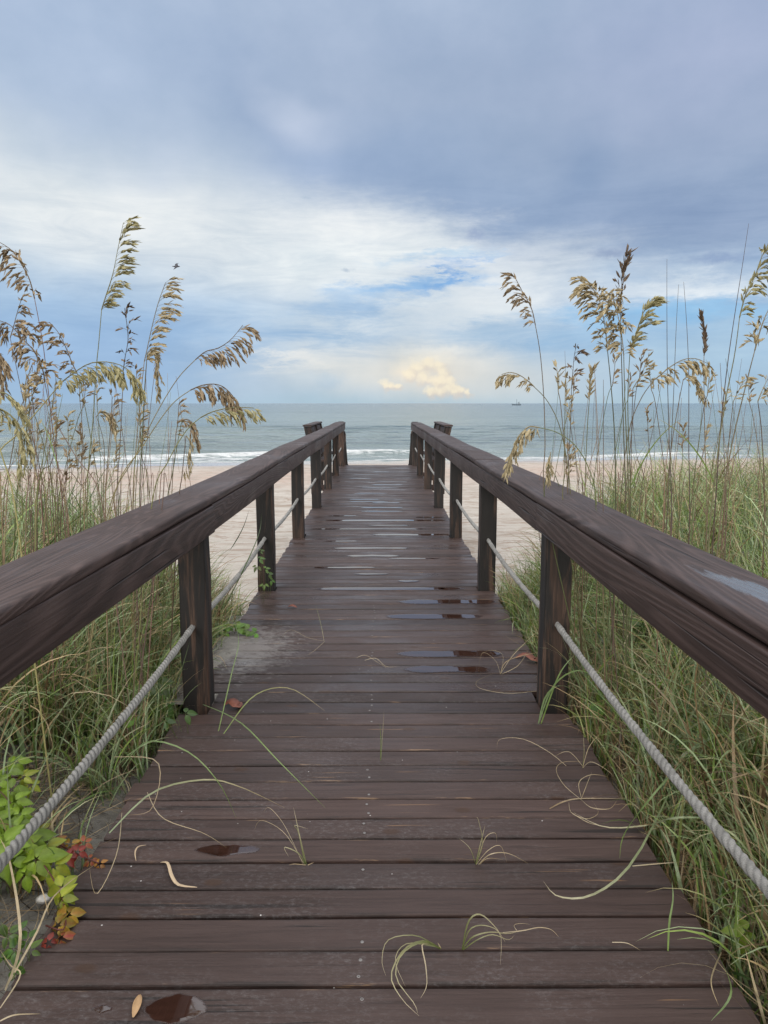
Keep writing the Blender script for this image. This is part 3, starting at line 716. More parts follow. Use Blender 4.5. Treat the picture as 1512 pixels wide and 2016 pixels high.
right = [grow(1, 1250, 1.6, 10.0, 1.02, 5.2, densR, (10, 22), hf, tabR), grow(1, 480, 1.6, 6.8, 1.0, 1.8, densR, (10, 22), hf, tabR, 0.5), grow(1, 400, 2, 12.0, 5.0, 10, densR, (10, 18), hf, tabR), grow(1, 150, 1.7, 4.4, 1.12, 2.4, densR, (5, 10), lambda ax, y: 0.66 + 0 * ax, [(1.0, G2), (3.0, G3), (3.0, G4), (0.6, S1)], 0.3, 1.45), litter(1, 4800, 1.6, 6.5, 2.6), litter(1, 1500, 1.5, 4.5, 1.4, True), litter(1, 700, 1.5, 4.0, 1.4), grow(1, 60, 1.7, 3.8, 1.03, 1.3, lambda ax, y: 1 + 0 * ax, (6, 14), lambda ax, y: 0.36 + 0 * ax, tabD, 0.4), grow(1, 45, 1.7, 3.8, 1.04, 1.3, lambda ax, y: 1 + 0 * ax, (5, 11), lambda ax, y: 0.5 + 0 * ax, tabR, 0.4, 1.2),
         px_blade([(1330, 1535, .12), (1250, 1690, .1), (1170, 1760, .04), (1100, 1765, .02), (1070, 1735, .012)], .008, G3, S3),
         px_blade([(1390, 1610, .2), (1330, 1610, .2), (1270, 1625, .08), (1190, 1628, .03), (1130, 1600, .015)], .007, G3, S3),
         px_blade([(1345, 1500, .2), (1290, 1560, .3), (1230, 1640, .1), (1220, 1690, .02)], .007, G3, G2),
         px_blade([(1315, 1872, .004), (1318, 1815, .05), (1325, 1770, .1), (1323, 1735, .13)], .007, G2, G3),
         px_blade([(1060, 1425, .01), (1075, 1370, .15), (1110, 1350, .25), (1180, 1395, .3), (1230, 1450, .12)], .009, G3, G2),
         px_blade([(1060, 1425, .01), (1090, 1350, .2), (1140, 1320, .32), (1200, 1350, .3)], .008, G3, G2),
         px_blade([(1065, 1425, .01), (1100, 1330, .25), (1130, 1290, .35)], .008, G2, G3),
         px_blade([(1420, 1875, .01), (1400, 1930, .05), (1415, 1980, .01)], .005, S3, S1),
         px_blade([(1410, 1870, .02), (1440, 1950, .15), (1400, 2010, .1)], .008, G2, G3),
         px_blade([(1245, 1705, .004), (1300, 1700, .01), (1330, 1698, .02)], .004, S3, S1),
         px_blade([(1205, 1855, .004), (1235, 1857, .012), (1262, 1872, .004)], .0025, S3, S1),
         px_blade([(1490, 1700, .25), (1440, 1640, .35), (1380, 1620, .3), (1280, 1580, .1)], .007, G3, S1)]
for nm, ch, sd in (('dune_grass', left, 'left'), ('dune_grass', right, 'right')):
    V, Q, C = blade_mesh(ch)
    o = np_mesh(nm, V, Q, M['grass'], cols=C)
    tag(o, f'dense green and straw dune grass growing on the {sd} side of the boardwalk', 'grass', kind='stuff')

# ------------------------------------------------------------------ sea oats
def catmull(P, n):
    P = [Vector(p) for p in P]; m = len(P); out = []
    for i in range(n + 1):
        u = i / n * (m - 1); k = min(int(u), m - 2); f = u - k
        p0, p1, p2, p3 = P[max(k - 1, 0)], P[k], P[k + 1], P[min(k + 2, m - 1)]
        out.append(0.5 * ((2 * p1) + (p2 - p0) * f + (2 * p0 - 5 * p1 + 4 * p2 - p3) * f * f + (3 * p1 - p0 - 3 * p2 + p3) * f ** 3))
    return out
PAL = {'brown': ((0.25, 0.18, 0.11), (0.44, 0.34, 0.215)), 'tan': ((0.36, 0.29, 0.165), (0.56, 0.47, 0.30)), 'green': ((0.30, 0.275, 0.135), (0.50, 0.45, 0.25)), 'dark': ((0.13, 0.09, 0.065), (0.26, 0.19, 0.13)), 'pale': ((0.38, 0.31, 0.18), (0.52, 0.44, 0.28))}
def spikelet(mb, p, d, L, w, col):
    d = d.normalized(); a = d.cross(Vector((random.uniform(-1, 1), random.uniform(-1, 1), random.uniform(-1, 1))))
    if a.length < 1e-3: return
    a.normalize(); b = d.cross(a)
    m1 = p + d * L * 0.32; m2 = p + d * L * 0.65
    vs = [p, m1 + a * w * .5, m1 + b * w * .16, m1 - a * w * .5, m1 - b * w * .16, m2 + a * w * .36, m2 + b * w * .12, m2 - a * w * .36, m2 - b * w * .12, p + d * L]
    fs = [(0, 1, 2), (0, 2, 3), (0, 3, 4), (0, 4, 1)] + [(1 + i, 5 + i, 5 + (i + 1) % 4, 1 + (i + 1) % 4) for i in range(4)] + [(9, 6, 5), (9, 7, 6), (9, 8, 7), (9, 5, 8)]
    mb.add([tuple(v) for v in vs], fs, col)
def panicle(pts, style, dens, spread, wind, blen):
    """pts: rachis from neck to tip; branches hang and blow to one side, each carrying flat spikelets"""
    mb = MB(); c0, c1 = PAL[style]; n = len(pts)
    stemc = tuple(x * 0.8 for x in c0)
    mb.tube(pts, [0.0022 * (1 - 0.7 * i / (n - 1)) + 0.0006 for i in range(n)], 4, stemc)
    total = sum((pts[i + 1] - pts[i]).length for i in range(n - 1)); step = 0.0100 / dens
    nb = max(5, int(total / step))
    for j in range(nb):
        f = (j + random.random()) / nb; u = f * (n - 1); k = min(int(u), n - 2)
        p = pts[k].lerp(pts[k + 1], u - k); t = (pts[k + 1] - pts[k]).normalized()
        side = Vector((random.uniform(-1, 1), random.uniform(-1, 1), random.uniform(-0.3, 0.3)))
        d = (t * 0.75 + side * 0.5 * spread + Vector((wind, 0, 0)) * 0.5).normalized()
        L = blen * (0.45 + 0.75 * math.sin(math.pi * min(1, 0.18 + 0.8 * (1 - f)))) * random.uniform(0.7, 1.15)
        m = 6; q = [p.copy()]; dd = d.copy()
        for i in range(m):
            dd = (dd + Vector((wind * 0.13, 0, -0.30 * spread))).normalized(); q.append(q[-1] + dd * L / m)
        mb.tube(q, 0.0006, 3, stemc)
        nsp = max(3, int(L / 0.0115))
        for s in range(nsp):
            g = (0.25 + 0.75 * (s + random.random() * .6) / nsp) * m; kk = min(int(g), m - 1)
            pp = q[kk].lerp(q[kk + 1], min(1, g - kk)); td = (q[kk + 1] - q[kk]).normalized()
            dv = td + Vector((random.uniform(-1, 1), random.uniform(-1, 1), random.uniform(-1, .4))) * 0.42
            mxx = random.random(); col = tuple(c0[i] * (1 - mxx) + c1[i] * mxx for i in range(3))
            spikelet(mb, pp, dv, random.uniform(0.026, 0.044), random.uniform(0.0085, 0.0135), col)
    return mb
OATS = 0
def sea_oat(label, Y, head, stem, style='brown', dens=1.0, spread=1.0, wind=0.0, blen=0.085, stemcol=None, rad=0.003, group=None, leaf=0, dy=0.0):
    """head, stem: picture points from the tip down; the stalk stands at distance Y and is rooted in the dune"""
    global OATS; OATS += 1
    hp = [at_y(a, b, Y + dy * 0.2 * i / max(1, len(head) - 1)) for i, (a, b) in enumerate(head)]
    sp = [at_y(a, b, Y) for a, b in stem]
    last = sp[-1]; prev = (sp[-2] if len(sp) > 1 else hp[-1])
    sl = (last.x - prev.x) / max(0.05, prev.z - last.z)
    bx = last.x + max(-0.25, min(0.25, sl * 0.4)); 
    if abs(bx) < 1.12: bx = math.copysign(1.12, bx)
    g = float(gz(bx, Y))
    if last.z > g + 0.25: sp.append(Vector(((last.x + bx) / 2, Y, (last.z + g) / 2)))
    base = Vector((bx, Y, g - 0.02)); sp.append(base)
    root = empty('sea_oat', base); tag(root, label, 'sea oat', group)
    full = [Vector(p) for p in ([hp[-1]] if hp else []) + sp] if hp else sp
    path = catmull(full, 22)[::-1]
    sc0 = tuple(min(.5, x * 1.35) for x in stemcol) if stemcol else random.choice([(0.20, 0.19, 0.09), (0.22, 0.16, 0.10), (0.17, 0.12, 0.085), (0.16, 0.18, 0.08)])
    n = len(path); top = tuple(x * 0.85 for x in sc0); cl = [tuple(sc0[k] * (1 - i / n) + top[k] * i / n for k in range(3)) for i in range(n)]
    tip = 0.0008 if not hp else 0.0017
    mb = MB(); mb.tube(path, [rad * (1 - i / (n - 1)) + tip * i / (n - 1) for i in range(n)], 6, cl)
    child(mb.build('stem', M['oat'], smooth=True), root)
    if hp:
        child(panicle(catmull(hp[::-1], 14), style, dens, spread, wind, blen).build('seed_head', M['oat']), root)
    for q in range(leaf):
        f = random.uniform(0.25, 0.5); p = path[int(f * n)]; az = random.uniform(0, 6.28)
        r = blades(np.array([tuple(p)]), np.array([az]), np.array([random.uniform(.3, .5)]), np.array([.007]), np.array([random.uniform(.3, .6)]), np.array([random.uniform(.5, 1.4)]), np.array([G2]), np.array([S1]), 9)
        V, Q, C = blade_mesh([r]); child(np_mesh('leaf', V, Q, M['grass'], cols=C), root)
    return root
def oats_left():
    so = sea_oat
    so('tall upright sea oat with its olive head highest above the left grass', 3.7, [(243, 438), (232, 490), (222, 540), (206, 590), (200, 610)], [(194, 680), (190, 720), (183, 830), (172, 960)], 'green', 1.0, .55, .5, .085, (0.20, 0.20, 0.10))
    so('brown sea oat arching in from the left edge, below the top left clouds', 3.6, [(-6, 474), (22, 492), (42, 520), (58, 550), (68, 588)], [(85, 680), (95, 770), (108, 880), (122, 980)], 'brown', .9, 1.1, -.3, .085, (0.20, 0.12, 0.10), leaf=1)
    so('slim upright sea oat with tan plumes blown to the right of its stem', 3.9, [(326, 556), (312, 595), (300, 640), (289, 690), (284, 712)], [(276, 790), (268, 880), (262, 980)], 'tan', .85, .6, .7, .09, (0.24, 0.19, 0.12), leaf=1)
    so('dark sparse seedy stalk standing between the two upright olive and tan sea oats', 4.1, [(245, 606), (250, 640), (252, 670), (246, 705), (243, 728)], [(240, 800), (236, 880), (230, 980)], 'dark', .55, .9, .1, .06, (0.16, 0.12, 0.10))
    so('brown sea oat head drooping left between the sloping stems, left of the tall olive one', 3.9, [(97, 634), (115, 655), (130, 685), (142, 715), (152, 735)], [(165, 790), (180, 870), (195, 970)], 'brown', .85, .9, -.3, .07)
    so('olive sea oat arching low to the right with a thick hanging comb of seeds', 3.1, [(273, 757), (250, 726), (215, 713), (175, 716), (140, 738), (122, 752)], [(90, 790), (40, 850), (-20, 930)], 'green', 1.25, 1.35, .1, .085, (0.30, 0.27, 0.13), .004)
    so('brown sea oat leaning right with a ragged plume, uppermost over the left railing', 3.5, [(478, 640), (455, 668), (430, 685), (405, 692), (385, 708)], [(350, 745), (310, 810), (265, 900), (215, 1000)], 'brown', 1.0, 1.1, .35, .095, (0.25, 0.21, 0.12))
    so('heavy golden brown sea oat plume hanging over the sea, middle of the rightward leaning trio', 3.4, [(470, 800), (450, 770), (428, 757), (400, 758), (375, 768)], [(335, 800), (280, 880), (225, 975)], 'brown', 1.35, 1.4, .1, .10, (0.28, 0.24, 0.13), leaf=1)
    so('low sea oat with an olive feathery tip reaching furthest right above the left railing', 3.3, [(499, 803), (470, 802), (440, 805), (415, 812), (395, 822)], [(365, 850), (330, 910), (300, 985)], 'green', .85, 1.0, .3, .075, (0.22, 0.22, 0.10))
    so('big brown sea oat plume arching off the left edge above the sea horizon', 3.4, [(-12, 628), (20, 640), (45, 668), (66, 690), (84, 728), (88, 752)], [(105, 820), (150, 900), (200, 985)], 'brown', 1.3, 1.2, .15, .09, (0.22, 0.15, 0.12))
    so('drooping dark brown sea oat cut by the left edge under the big plume', 3.3, [(-8, 752), (6, 716), (-6, 690), (-30, 690)], [(-45, 760), (-30, 880), (-20, 980)], 'brown', 1.1, 1.2, .1, .09)
    so('small round golden sea oat head on a thin stalk in front of the sea', 4.2, [(226, 836), (215, 816), (200, 810), (190, 820)], [(204, 870), (205, 930), (204, 990)], 'tan', 1.2, 1.2, .1, .07)
    so('pale tan sea oat head hanging below the slim upright tan one', 4.0, [(311, 772), (310, 735), (306, 705), (298, 690), (290, 695)], [(285, 760), (280, 860), (275, 980)], 'tan', .9, .7, .1, .06)
    so('small brown double tufted sea oat under the heavy golden plume', 4.0, [(388, 868), (380, 842), (370, 826), (358, 828)], [(350, 870), (340, 930), (328, 1000)], 'brown', 1.0, 1.2, .1, .075)
    so('greenish yellow sea oat leaning in at the left edge in front of its stems', 2.7, [(40, 905), (48, 870), (38, 840), (18, 815), (-10, 800)], [(-30, 830), (-50, 900), (-60, 1000)], 'green', 1.0, 1.1, .2, .07, (0.30, 0.28, 0.12), .004)
    so('straw yellow sea oat head just inside the left edge at horizon height', 2.8, [(42, 808), (30, 790), (12, 775), (-12, 772)], [(-20, 820), (5, 900), (30, 1000)], 'green', .9, 1.0, .3, .06, (0.34, 0.31, 0.14), .004)
    so('thin pale sea oat hanging against the beach beside the left railing', 3.9, [(366, 925), (372, 895), (374, 870), (366, 858)], [(362, 900), (358, 940), (352, 990)], 'pale', .7, .7, .1, .05)
    so('narrow brown sea oat spire over the surf line left of the small round head', 4.5, [(158, 845), (162, 880), (160, 910)], [(160, 950), (158, 1000)], 'brown', .8, .4, .1, .035)
    so('short brown sea oat spire by the left edge crossing the sea horizon', 4.4, [(53, 752), (57, 785), (58, 815)], [(60, 880), (62, 990)], 'brown', .8, .6, .1, .05)
    so('tan sea oat spire rising from the grass between the two arching stems on the left', 4.3, [(92, 798), (98, 830), (100, 865), (96, 880)], [(100, 930), (104, 1000)], 'tan', .6, .7, .1, .05)
    so('thin tan sea oat with short plumes blown right in front of the left sea', 4.4, [(275, 800), (276, 840), (272, 880)], [(270, 930), (266, 1000)], 'tan', .6, .6, .4, .045)
    so('slender brown sea oat standing beside the double tufted one', 4.5, [(352, 795), (350, 830), (346, 858)], [(342, 910), (338, 990)], 'brown', .6, .7, .3, .05)
    so('small brown sea oat high on the left behind the arching brown one', 4.4, [(42, 590), (34, 615), (26, 645), (20, 665)], [(40, 760), (60, 860), (80, 980)], 'brown', .9, .9, .3, .06)
    for i in range(88):
        x = random.uniform(-20, 350); y = random.uniform(700, 900); lean = random.uniform(-55, 75); Y = random.uniform(3.2, 5.4)
        hd = [(x, y), (x - lean * .05, y + 25), (x - lean * .1, y + 50)] if i % 4 == 0 else []
        bse = [(x - lean * .3, y + 80), (x - lean * .7, 930), (x - lean * .9, 1000)]
        if hd: so('thin sea oat stalk with a small tan spire in the left stand', Y, hd, bse, random.choice(['tan', 'brown', 'pale']), .6, .6, .2, .035, group='minor seeded stalks in the left grass', rad=.0022)
        else: so('bare thin seedless stalk standing in the left grass', Y, [], [(x, y)] + bse, stemcol=random.choice([(0.30, 0.22, 0.14), (0.24, 0.15, 0.12), (0.20, 0.21, 0.09), (0.16, 0.11, 0.09)]), group='bare stalks in the left grass', rad=random.uniform(.0018, .0032))
def oats_right():
    so = sea_oat
    so('lone brown sea oat bowing left on a long bare stem over the right railing', 3.9, [(1013, 545), (1025, 568), (1038, 590), (1048, 612), (1054, 640)], [(1064, 700), (1071, 790), (1073, 880), (1072, 980)], 'brown', .95, .9, -.25, .07, (0.17, 0.13, 0.09))
    so('low sea oat with an olive comb bowing left to the sky above the horizon', 3.8, [(988, 737), (1004, 733), (1022, 738), (1042, 752), (1052, 762)], [(1078, 790), (1102, 840), (1118, 920), (1125, 1000)], 'tan', .95, 1.1, -.1, .06, (0.16, 0.15, 0.08))
    so('dark sparse seedy stalk between the lone brown sea oat and the thick cluster', 4.2, [(1134, 682), (1130, 705), (1128, 730), (1125, 765)], [(1124, 820), (1120, 900), (1117, 1000)], 'dark', .6, .9, .1, .055, (0.12, 0.10, 0.08))
    so('thick tan sea oat plume, left half of the big clustered heads on the right', 3.6, [(1160, 562), (1172, 575), (1184, 605), (1192, 650), (1196, 690)], [(1203, 760), (1210, 860), (1212, 1000)], 'tan', 1.7, .95, -.1, .10, (0.10, 0.10, 0.06), .004, leaf=1)
    so('dark seedy spire topping the big clustered heads on the right', 3.7, [(1232, 508), (1226, 540), (1223, 580), (1222, 630)], [(1224, 720), (1228, 860), (1232, 1000)], 'dark', 1.0, .5, .0, .05, (0.13, 0.12, 0.08), .004)
    so('tan shaggy sea oat plume in the middle of the big clustered heads on the right', 3.5, [(1206, 580), (1215, 615), (1224, 660), (1228, 700)], [(1230, 780), (1234, 880), (1238, 1000)], 'tan', 1.6, 1.1, .1, .09, (0.13, 0.13, 0.07), .004, leaf=1)
    so('olive sea oat plume leaning right, right half of the big clustered heads', 3.6, [(1280, 592), (1268, 612), (1258, 640), (1246, 675), (1240, 695)], [(1236, 780), (1238, 880), (1242, 1000)], 'green', 1.4, .55, .15, .075, (0.13, 0.14, 0.07), leaf=1)
    so('tan sea oat arching right with a hanging comb, right of the big cluster', 3.6, [(1390, 714), (1370, 706), (1345, 708), (1320, 722), (1298, 740), (1288, 748)], [(1262, 785), (1238, 850), (1222, 980)], 'tan', 1.05, 1.2, .1, .075, (0.15, 0.12, 0.08))
    so('tan sea oat drooping to the right just under the arching comb', 3.8, [(1388, 780), (1376, 752), (1358, 740), (1345, 748)], [(1335, 800), (1322, 880), (1310, 1000)], 'tan', .95, 1.0, .2, .06, (0.16, 0.12, 0.08))
    so('narrow dark upright seed spike near the right edge', 4.0, [(1382, 622), (1386, 650), (1389, 680), (1386, 700)], [(1386, 760), (1388, 880), (1392, 1000)], 'dark', 1.6, .2, .0, .02, (0.22, 0.17, 0.12))
    so('tall sea oat with an olive head bending out of the right edge', 3.2, [(1518, 468), (1498, 510), (1486, 545), (1468, 580), (1456, 625)], [(1446, 700), (1428, 790), (1412, 900), (1400, 1010)], 'green', 1.1, .8, .25, .075, (0.17, 0.16, 0.09), .004, leaf=1)
    so('loose tan sea oat plume at the right edge below the tall olive one', 3.1, [(1540, 570), (1518, 600), (1500, 640), (1486, 690)], [(1468, 760), (1440, 880), (1420, 1010)], 'tan', 1.1, 1.1, .1, .085, (0.17, 0.14, 0.09), .004)
    so('pale straw sea oat bowing left onto the right railing', 3.4, [(1000, 908), (1012, 880), (1028, 852), (1042, 840), (1062, 842)], [(1098, 852), (1135, 880), (1162, 930), (1175, 1000)], 'pale', 1.3, 1.3, .05, .075, (0.16, 0.18, 0.08))
    so('small pale sea oat tuft behind the straw one on the right railing', 3.7, [(1078, 938), (1082, 912), (1084, 890)], [(1078, 930), (1074, 1000)], 'pale', .9, .8, .1, .05)
    so('narrow tan sea oat spike left of the big clustered stems', 4.0, [(1166, 730), (1162, 755), (1160, 790)], [(1156, 850), (1150, 1000)], 'tan', 1.3, .35, .0, .03)
    so('small tan sea oat spire slanting right behind the big clustered stems', 4.2, [(1272, 712), (1264, 735), (1252, 755), (1246, 765)], [(1244, 830), (1240, 1000)], 'tan', .7, .6, .1, .045)
    so('small tan sea oat bending left below the tall olive one', 3.8, [(1466, 748), (1456, 765), (1444, 790)], [(1436, 860), (1425, 1000)], 'tan', .8, .7, -.2, .05)
    so('tan sea oat hanging at the right edge just above the sea', 3.3, [(1512, 745), (1500, 770), (1492, 790)], [(1500, 860), (1505, 1000)], 'tan', .8, .9, -.1, .06)
    so('tall bare dark needle stalk, highest on the right', 3.6, [], [(1474, 440), (1462, 520), (1448, 610), (1432, 720), (1418, 850), (1408, 1000)], stemcol=(0.10, 0.07, 0.06), rad=.004)
    so('bare upright needle stalk right of the big cluster, taller than its two neighbours', 3.9, [], [(1313, 510), (1313, 620), (1314, 740), (1318, 880), (1322, 1000)], stemcol=(0.11, 0.09, 0.08), rad=.0036)
    so('bare needle stalk leaning slightly right, middle of three beside the big cluster', 4.0, [], [(1336, 560), (1331, 650), (1326, 780), (1320, 900), (1314, 1000)], stemcol=(0.12, 0.10, 0.08), rad=.0034)
    so('bare needle stalk bent slightly left at its top, third beside the big cluster', 4.0, [], [(1346, 555), (1352, 640), (1356, 740), (1356, 880), (1358, 1000)], stemcol=(0.12, 0.09, 0.08), rad=.0036)
    for i in range(62):
        x = random.uniform(1080, 1530); y = random.uniform(690, 900); lean = random.uniform(-45, 60); Y = random.uniform(3.2, 5.6)
        hd = [(x, y), (x - lean * .05, y + 25), (x - lean * .1, y + 48)] if i % 4 == 0 else []
        bse = [(x - lean * .3, y + 80), (x - lean * .7, 930), (x - lean * .9, 1010)]
        if hd: so('thin sea oat stalk with a small tan spire in the right stand', Y, hd, bse, random.choice(['tan', 'brown', 'pale']), .6, .6, .15, .035, group='minor seeded stalks in the right grass', rad=.0022)
        else: so('bare thin seedless stalk standing in the right grass', Y, [], [(x, y)] + bse, stemcol=random.choice([(0.26, 0.18, 0.12), (0.20, 0.13, 0.10), (0.13, 0.15, 0.07), (0.14, 0.10, 0.08)]), group='bare stalks in the right grass', rad=random.uniform(.0018, .0032))
oats_left(); oats_right()

# ------------------------------------------------------------------ tufts growing through the deck and litter
def tuft(label, lst, cat='grass tuft', name='grass_tuft'):
    ch = [px_blade(p, w * 0.8, c0, c1) for p, w, c0, c1 in lst]
    V, Q, C = blade_mesh(ch); c = at_z(lst[0][0][0][0], lst[0][0][0][1])
    o = np_mesh(name, V - np.array(tuple(c)), Q, M['grass'], cols=C); o.location = c
    return tag(o, label, cat)
Gt = (0.13, 0.17, 0.04)
tuft('green and straw grass tuft with an upright spear left of the screws', [
    ([(603, 1702, 0), (592, 1655, .08), (578, 1590, .18)], .0055, Gt, S3), ([(600, 1702, 0), (588, 1640, .1), (580, 1625, .13), (606, 1632, .12)], .004, Gt, S3),
    ([(600, 1702, 0), (588, 1680, .05), (560, 1668, .07), (568, 1686, .04)], .0045, Gt, S3), ([(596, 1700, 0), (560, 1625, .12), (530, 1590, .17), (519, 1600, .15)], .002, S3, S1),
    ([(598, 1700, 0), (560, 1640, .09), (515, 1615, .11), (500, 1635, .07)], .002, S3, S1), ([(602, 1703, 0), (580, 1701, .012), (568, 1703, .004)], .004, S1, S2), ([(606, 1703, 0), (618, 1698, .01)], .004, S1, S2)])
tuft('straw grass tuft in a deck gap right of the screw line with fanning dry blades', [
    ([(937, 1702, 0), (945, 1665, .07), (955, 1625, .14)], .0055, Gt, S3), ([(937, 1702, 0), (950, 1660, .08), (942, 1615, .16), (938, 1610, .17)], .003, Gt, S3),
    ([(938, 1702, 0), (955, 1650, .09), (975, 1640, .11), (978, 1660, .06)], .003, S3, S1), ([(938, 1702, 0), (960, 1675, .06), (985, 1665, .07), (998, 1698, .01)], .003, S3, S1),
    ([(942, 1702, 0), (965, 1682, .05), (1000, 1680, .05), (1040, 1700, .01)], .004, S3, S1), ([(936, 1700, 0), (925, 1670, .06), (903, 1650, .09)], .003, Gt, S3),
    ([(944, 1702, 0), (960, 1690, .03), (990, 1692, .02)], .003, S1, S2)])
tuft('bleached curly grass tuft sweeping left and down from a deck gap near the bottom', [
    ([(868, 1868, 0), (835, 1852, .05), (795, 1870, .05), (770, 1920, .03), (790, 1965, .012), (825, 2000, .006)], .006, Gt, S3),
    ([(866, 1868, 0), (830, 1855, .06), (790, 1880, .05), (780, 1925, .02), (815, 1975, .01), (822, 1995, .006)], .005, Gt, S3),
    ([(866, 1868, 0), (820, 1842, .06), (765, 1850, .06), (752, 1890, .03), (760, 1922, .006)], .0035, Gt, S3),
    ([(864, 1866, 0), (832, 1858, .05), (838, 1900, .03), (840, 1940, .02), (828, 1965, .006)], .005, S3, S3),
    ([(868, 1868, 0), (850, 1862, .03), (800, 1858, .05), (778, 1890, .04), (798, 1942, .01)], .004, Gt, S3), ([(868, 1868, 0), (862, 1856, .02)], .006, S1, S3)])
tuft('green based grass tuft arching right with a long dry wavy blade near the bottom', [
    ([(910, 1870, 0), (922, 1815, .09), (945, 1800, .11), (975, 1825, .07), (995, 1855, .02)], .006, Gt, S3),
    ([(910, 1870, 0), (930, 1845, .05), (965, 1835, .06), (1000, 1838, .03), (1025, 1832, .02)], .005, Gt, S3),
    ([(910, 1870, 0), (925, 1830, .08), (955, 1822, .08), (985, 1840, .05), (985, 1900, .006)], .004, Gt, S3),
    ([(990, 1836, .03), (1030, 1832, .02), (1060, 1826, .015), (1085, 1830, .01), (1100, 1845, .004)], .0035, S3, S1),
    ([(912, 1870, 0), (940, 1850, .04), (970, 1840, .05), (1000, 1850, .02), (1012, 1842, .02)], .004, Gt, S3),
    ([(1020, 1835, .02), (1012, 1822, .02), (1025, 1818, .015), (1045, 1820, .01)], .002, S3, S1)])
tuft('thin single green shoot poking through the deck in the middle distance', [([(749, 1497, 0), (750, 1460, .08), (748, 1425, .16)], .004, Gt, G2), ([(750, 1497, 0), (753, 1450, .09), (756, 1400, .2)], .003, Gt, S3)])
tuft('dry straw tuft with looping blades beside the first right post', [
    ([(985, 1327, 0), (1010, 1290, .1), (1050, 1250, .2), (1062, 1240, .22)], .004, S3, S1), ([(985, 1327, 0), (1000, 1300, .08), (1060, 1285, .1), (1045, 1300, .05)], .005, S1, S2),
    ([(985, 1327, 0), (975, 1300, .06), (950, 1285, .08), (942, 1320, .02)], .002, S3, S1), ([(985, 1327, 0), (990, 1290, .08), (965, 1280, .09), (945, 1290, .05)], .002, S3, S1),
    ([(988, 1327, 0), (1020, 1310, .04), (1040, 1280, .1)], .004, S3, S1), ([(1060, 1360, .02), (1000, 1365, .02), (945, 1355, .01), (940, 1340, .01), (975, 1325, 0)], .003, S3, S1)], name='dry_tuft')
tuft('tangled bleached root and dry blades lying flat at the right deck edge', [
    ([(1082, 1592, .004), (1110, 1578, .01), (1145, 1572, .015), (1230, 1572, .02)], .007, S2, S3), ([(1145, 1572, .012), (1140, 1540, .03), (1165, 1525, .05), (1200, 1530, .03)], .004, S3, S1),
    ([(1145, 1575, .01), (1110, 1545, .02), (1095, 1515, .03), (1110, 1500, .03), (1150, 1500, .02)], .0035, S3, S1), ([(1145, 1575, .01), (1165, 1590, .02), (1200, 1592, .02), (1215, 1575, .02)], .004, S3, S1),
    ([(1120, 1580, .01), (1125, 1600, .01), (1155, 1612, .01), (1178, 1600, .01), (1165, 1575, .02)], .003, S3, S1), ([(1145, 1572, .01), (1155, 1545, .04), (1165, 1520, .06)], .003, S1, S3), ([(1125, 1600, .008), (1160, 1620, .008), (1200, 1628, .008)], .003, S3, S1)], 'dry grass', 'dry_tangle')
tuft('small straw tuft with thin arcs at the right deck edge behind the tangle', [
    ([(1147, 1512, 0), (1150, 1480, .07), (1148, 1445, .14)], .004, Gt, S3), ([(1147, 1512, 0), (1160, 1470, .09), (1185, 1440, .13)], .004, S3, S1), ([(1115, 1508, .004), (1080, 1480, .04), (1030, 1455, .06), (985, 1455, .04), (978, 1475, .01)], .003, S3, S1),
    ([(1147, 1512, 0), (1165, 1500, .04), (1200, 1520, .02), (1215, 1540, .01)], .003, S3, S1), ([(1150, 1512, 0), (1120, 1480, .06), (1090, 1490, .03)], .003, S3, S1)])
tuft('faint dry arching blades on the sandy left part of the deck', [
    ([(638, 1262, 0), (632, 1230, .09), (622, 1192, .2)], .003, S3, G2), ([(638, 1262, 0), (605, 1255, .04), (570, 1240, .06), (545, 1270, .01)], .002, S3, S1), ([(640, 1262, 0), (620, 1280, .02), (605, 1290, .01)], .003, S3, S1)])
tuft('short curl of straw coloured dry blades in the middle of the deck', [
    ([(718, 1300, .004), (740, 1296, .02), (760, 1312, .01), (785, 1312, .006)], .004, S3, S1), ([(702, 1295, .004), (720, 1290, .02), (745, 1305, .015), (765, 1318, .006)], .003, S3, S1)], 'dry grass', 'dry_tangle')

def leaf_strip(name, label, pts, w, mat, cat='dead leaf'):
    """a curled dry leaf: a folded strip with thickness"""
    P = catmull([at_z(a, b, z) for a, b, z in pts], 12); mb = MB(); vs = []; n = len(P)
    for i, p in enumerate(P):
        t = (P[min(i + 1, n - 1)] - P[max(i - 1, 0)]).normalized(); s = t.cross(Vector((0, -0.3, 1))).normalized(); f = i / (n - 1)
        ww = w * max(0.08, math.sin(math.pi * min(0.97, max(0.03, f))) ** 0.7)
        u = Vector((0, 0, 1))
        for a, h in ((-.5, .003), (0, 0), (.5, .004)):
            vs.append(tuple(p + s * ww * a + u * h * (ww / w)))
        for a, h in ((.5, .002), (0, -.0012), (-.5, .001)):
            vs.append(tuple(p + s * ww * a + u * h * (ww / w)))
    fs = [(i * 6 + k, i * 6 + (k + 1) % 6, (i + 1) * 6 + (k + 1) % 6, (i + 1) * 6 + k) for i in range(n - 1) for k in range(6)] + [tuple(range(6))[::-1], tuple((n - 1) * 6 + k for k in range(6))]
    c = P[0]; mb.add([tuple(Vector(v) - c) for v in vs], fs, (0.55, 0.42, 0.28))
    o = mb.build(name, mat, smooth=True); o.location = c
    return tag(o, label, cat)
M['strawleaf'] = simple('dry straw leaf', (0.50, 0.38, 0.25), 0.65, var=0.35, scale=25)
leaf_strip('dead_leaf', 'orange tan dead leaf lying in the puddle at the bottom', [(262, 2003, .008), (268, 1985, .014), (272, 1970, .012), (275, 1958, .008)], .022, M['deadleaf'])
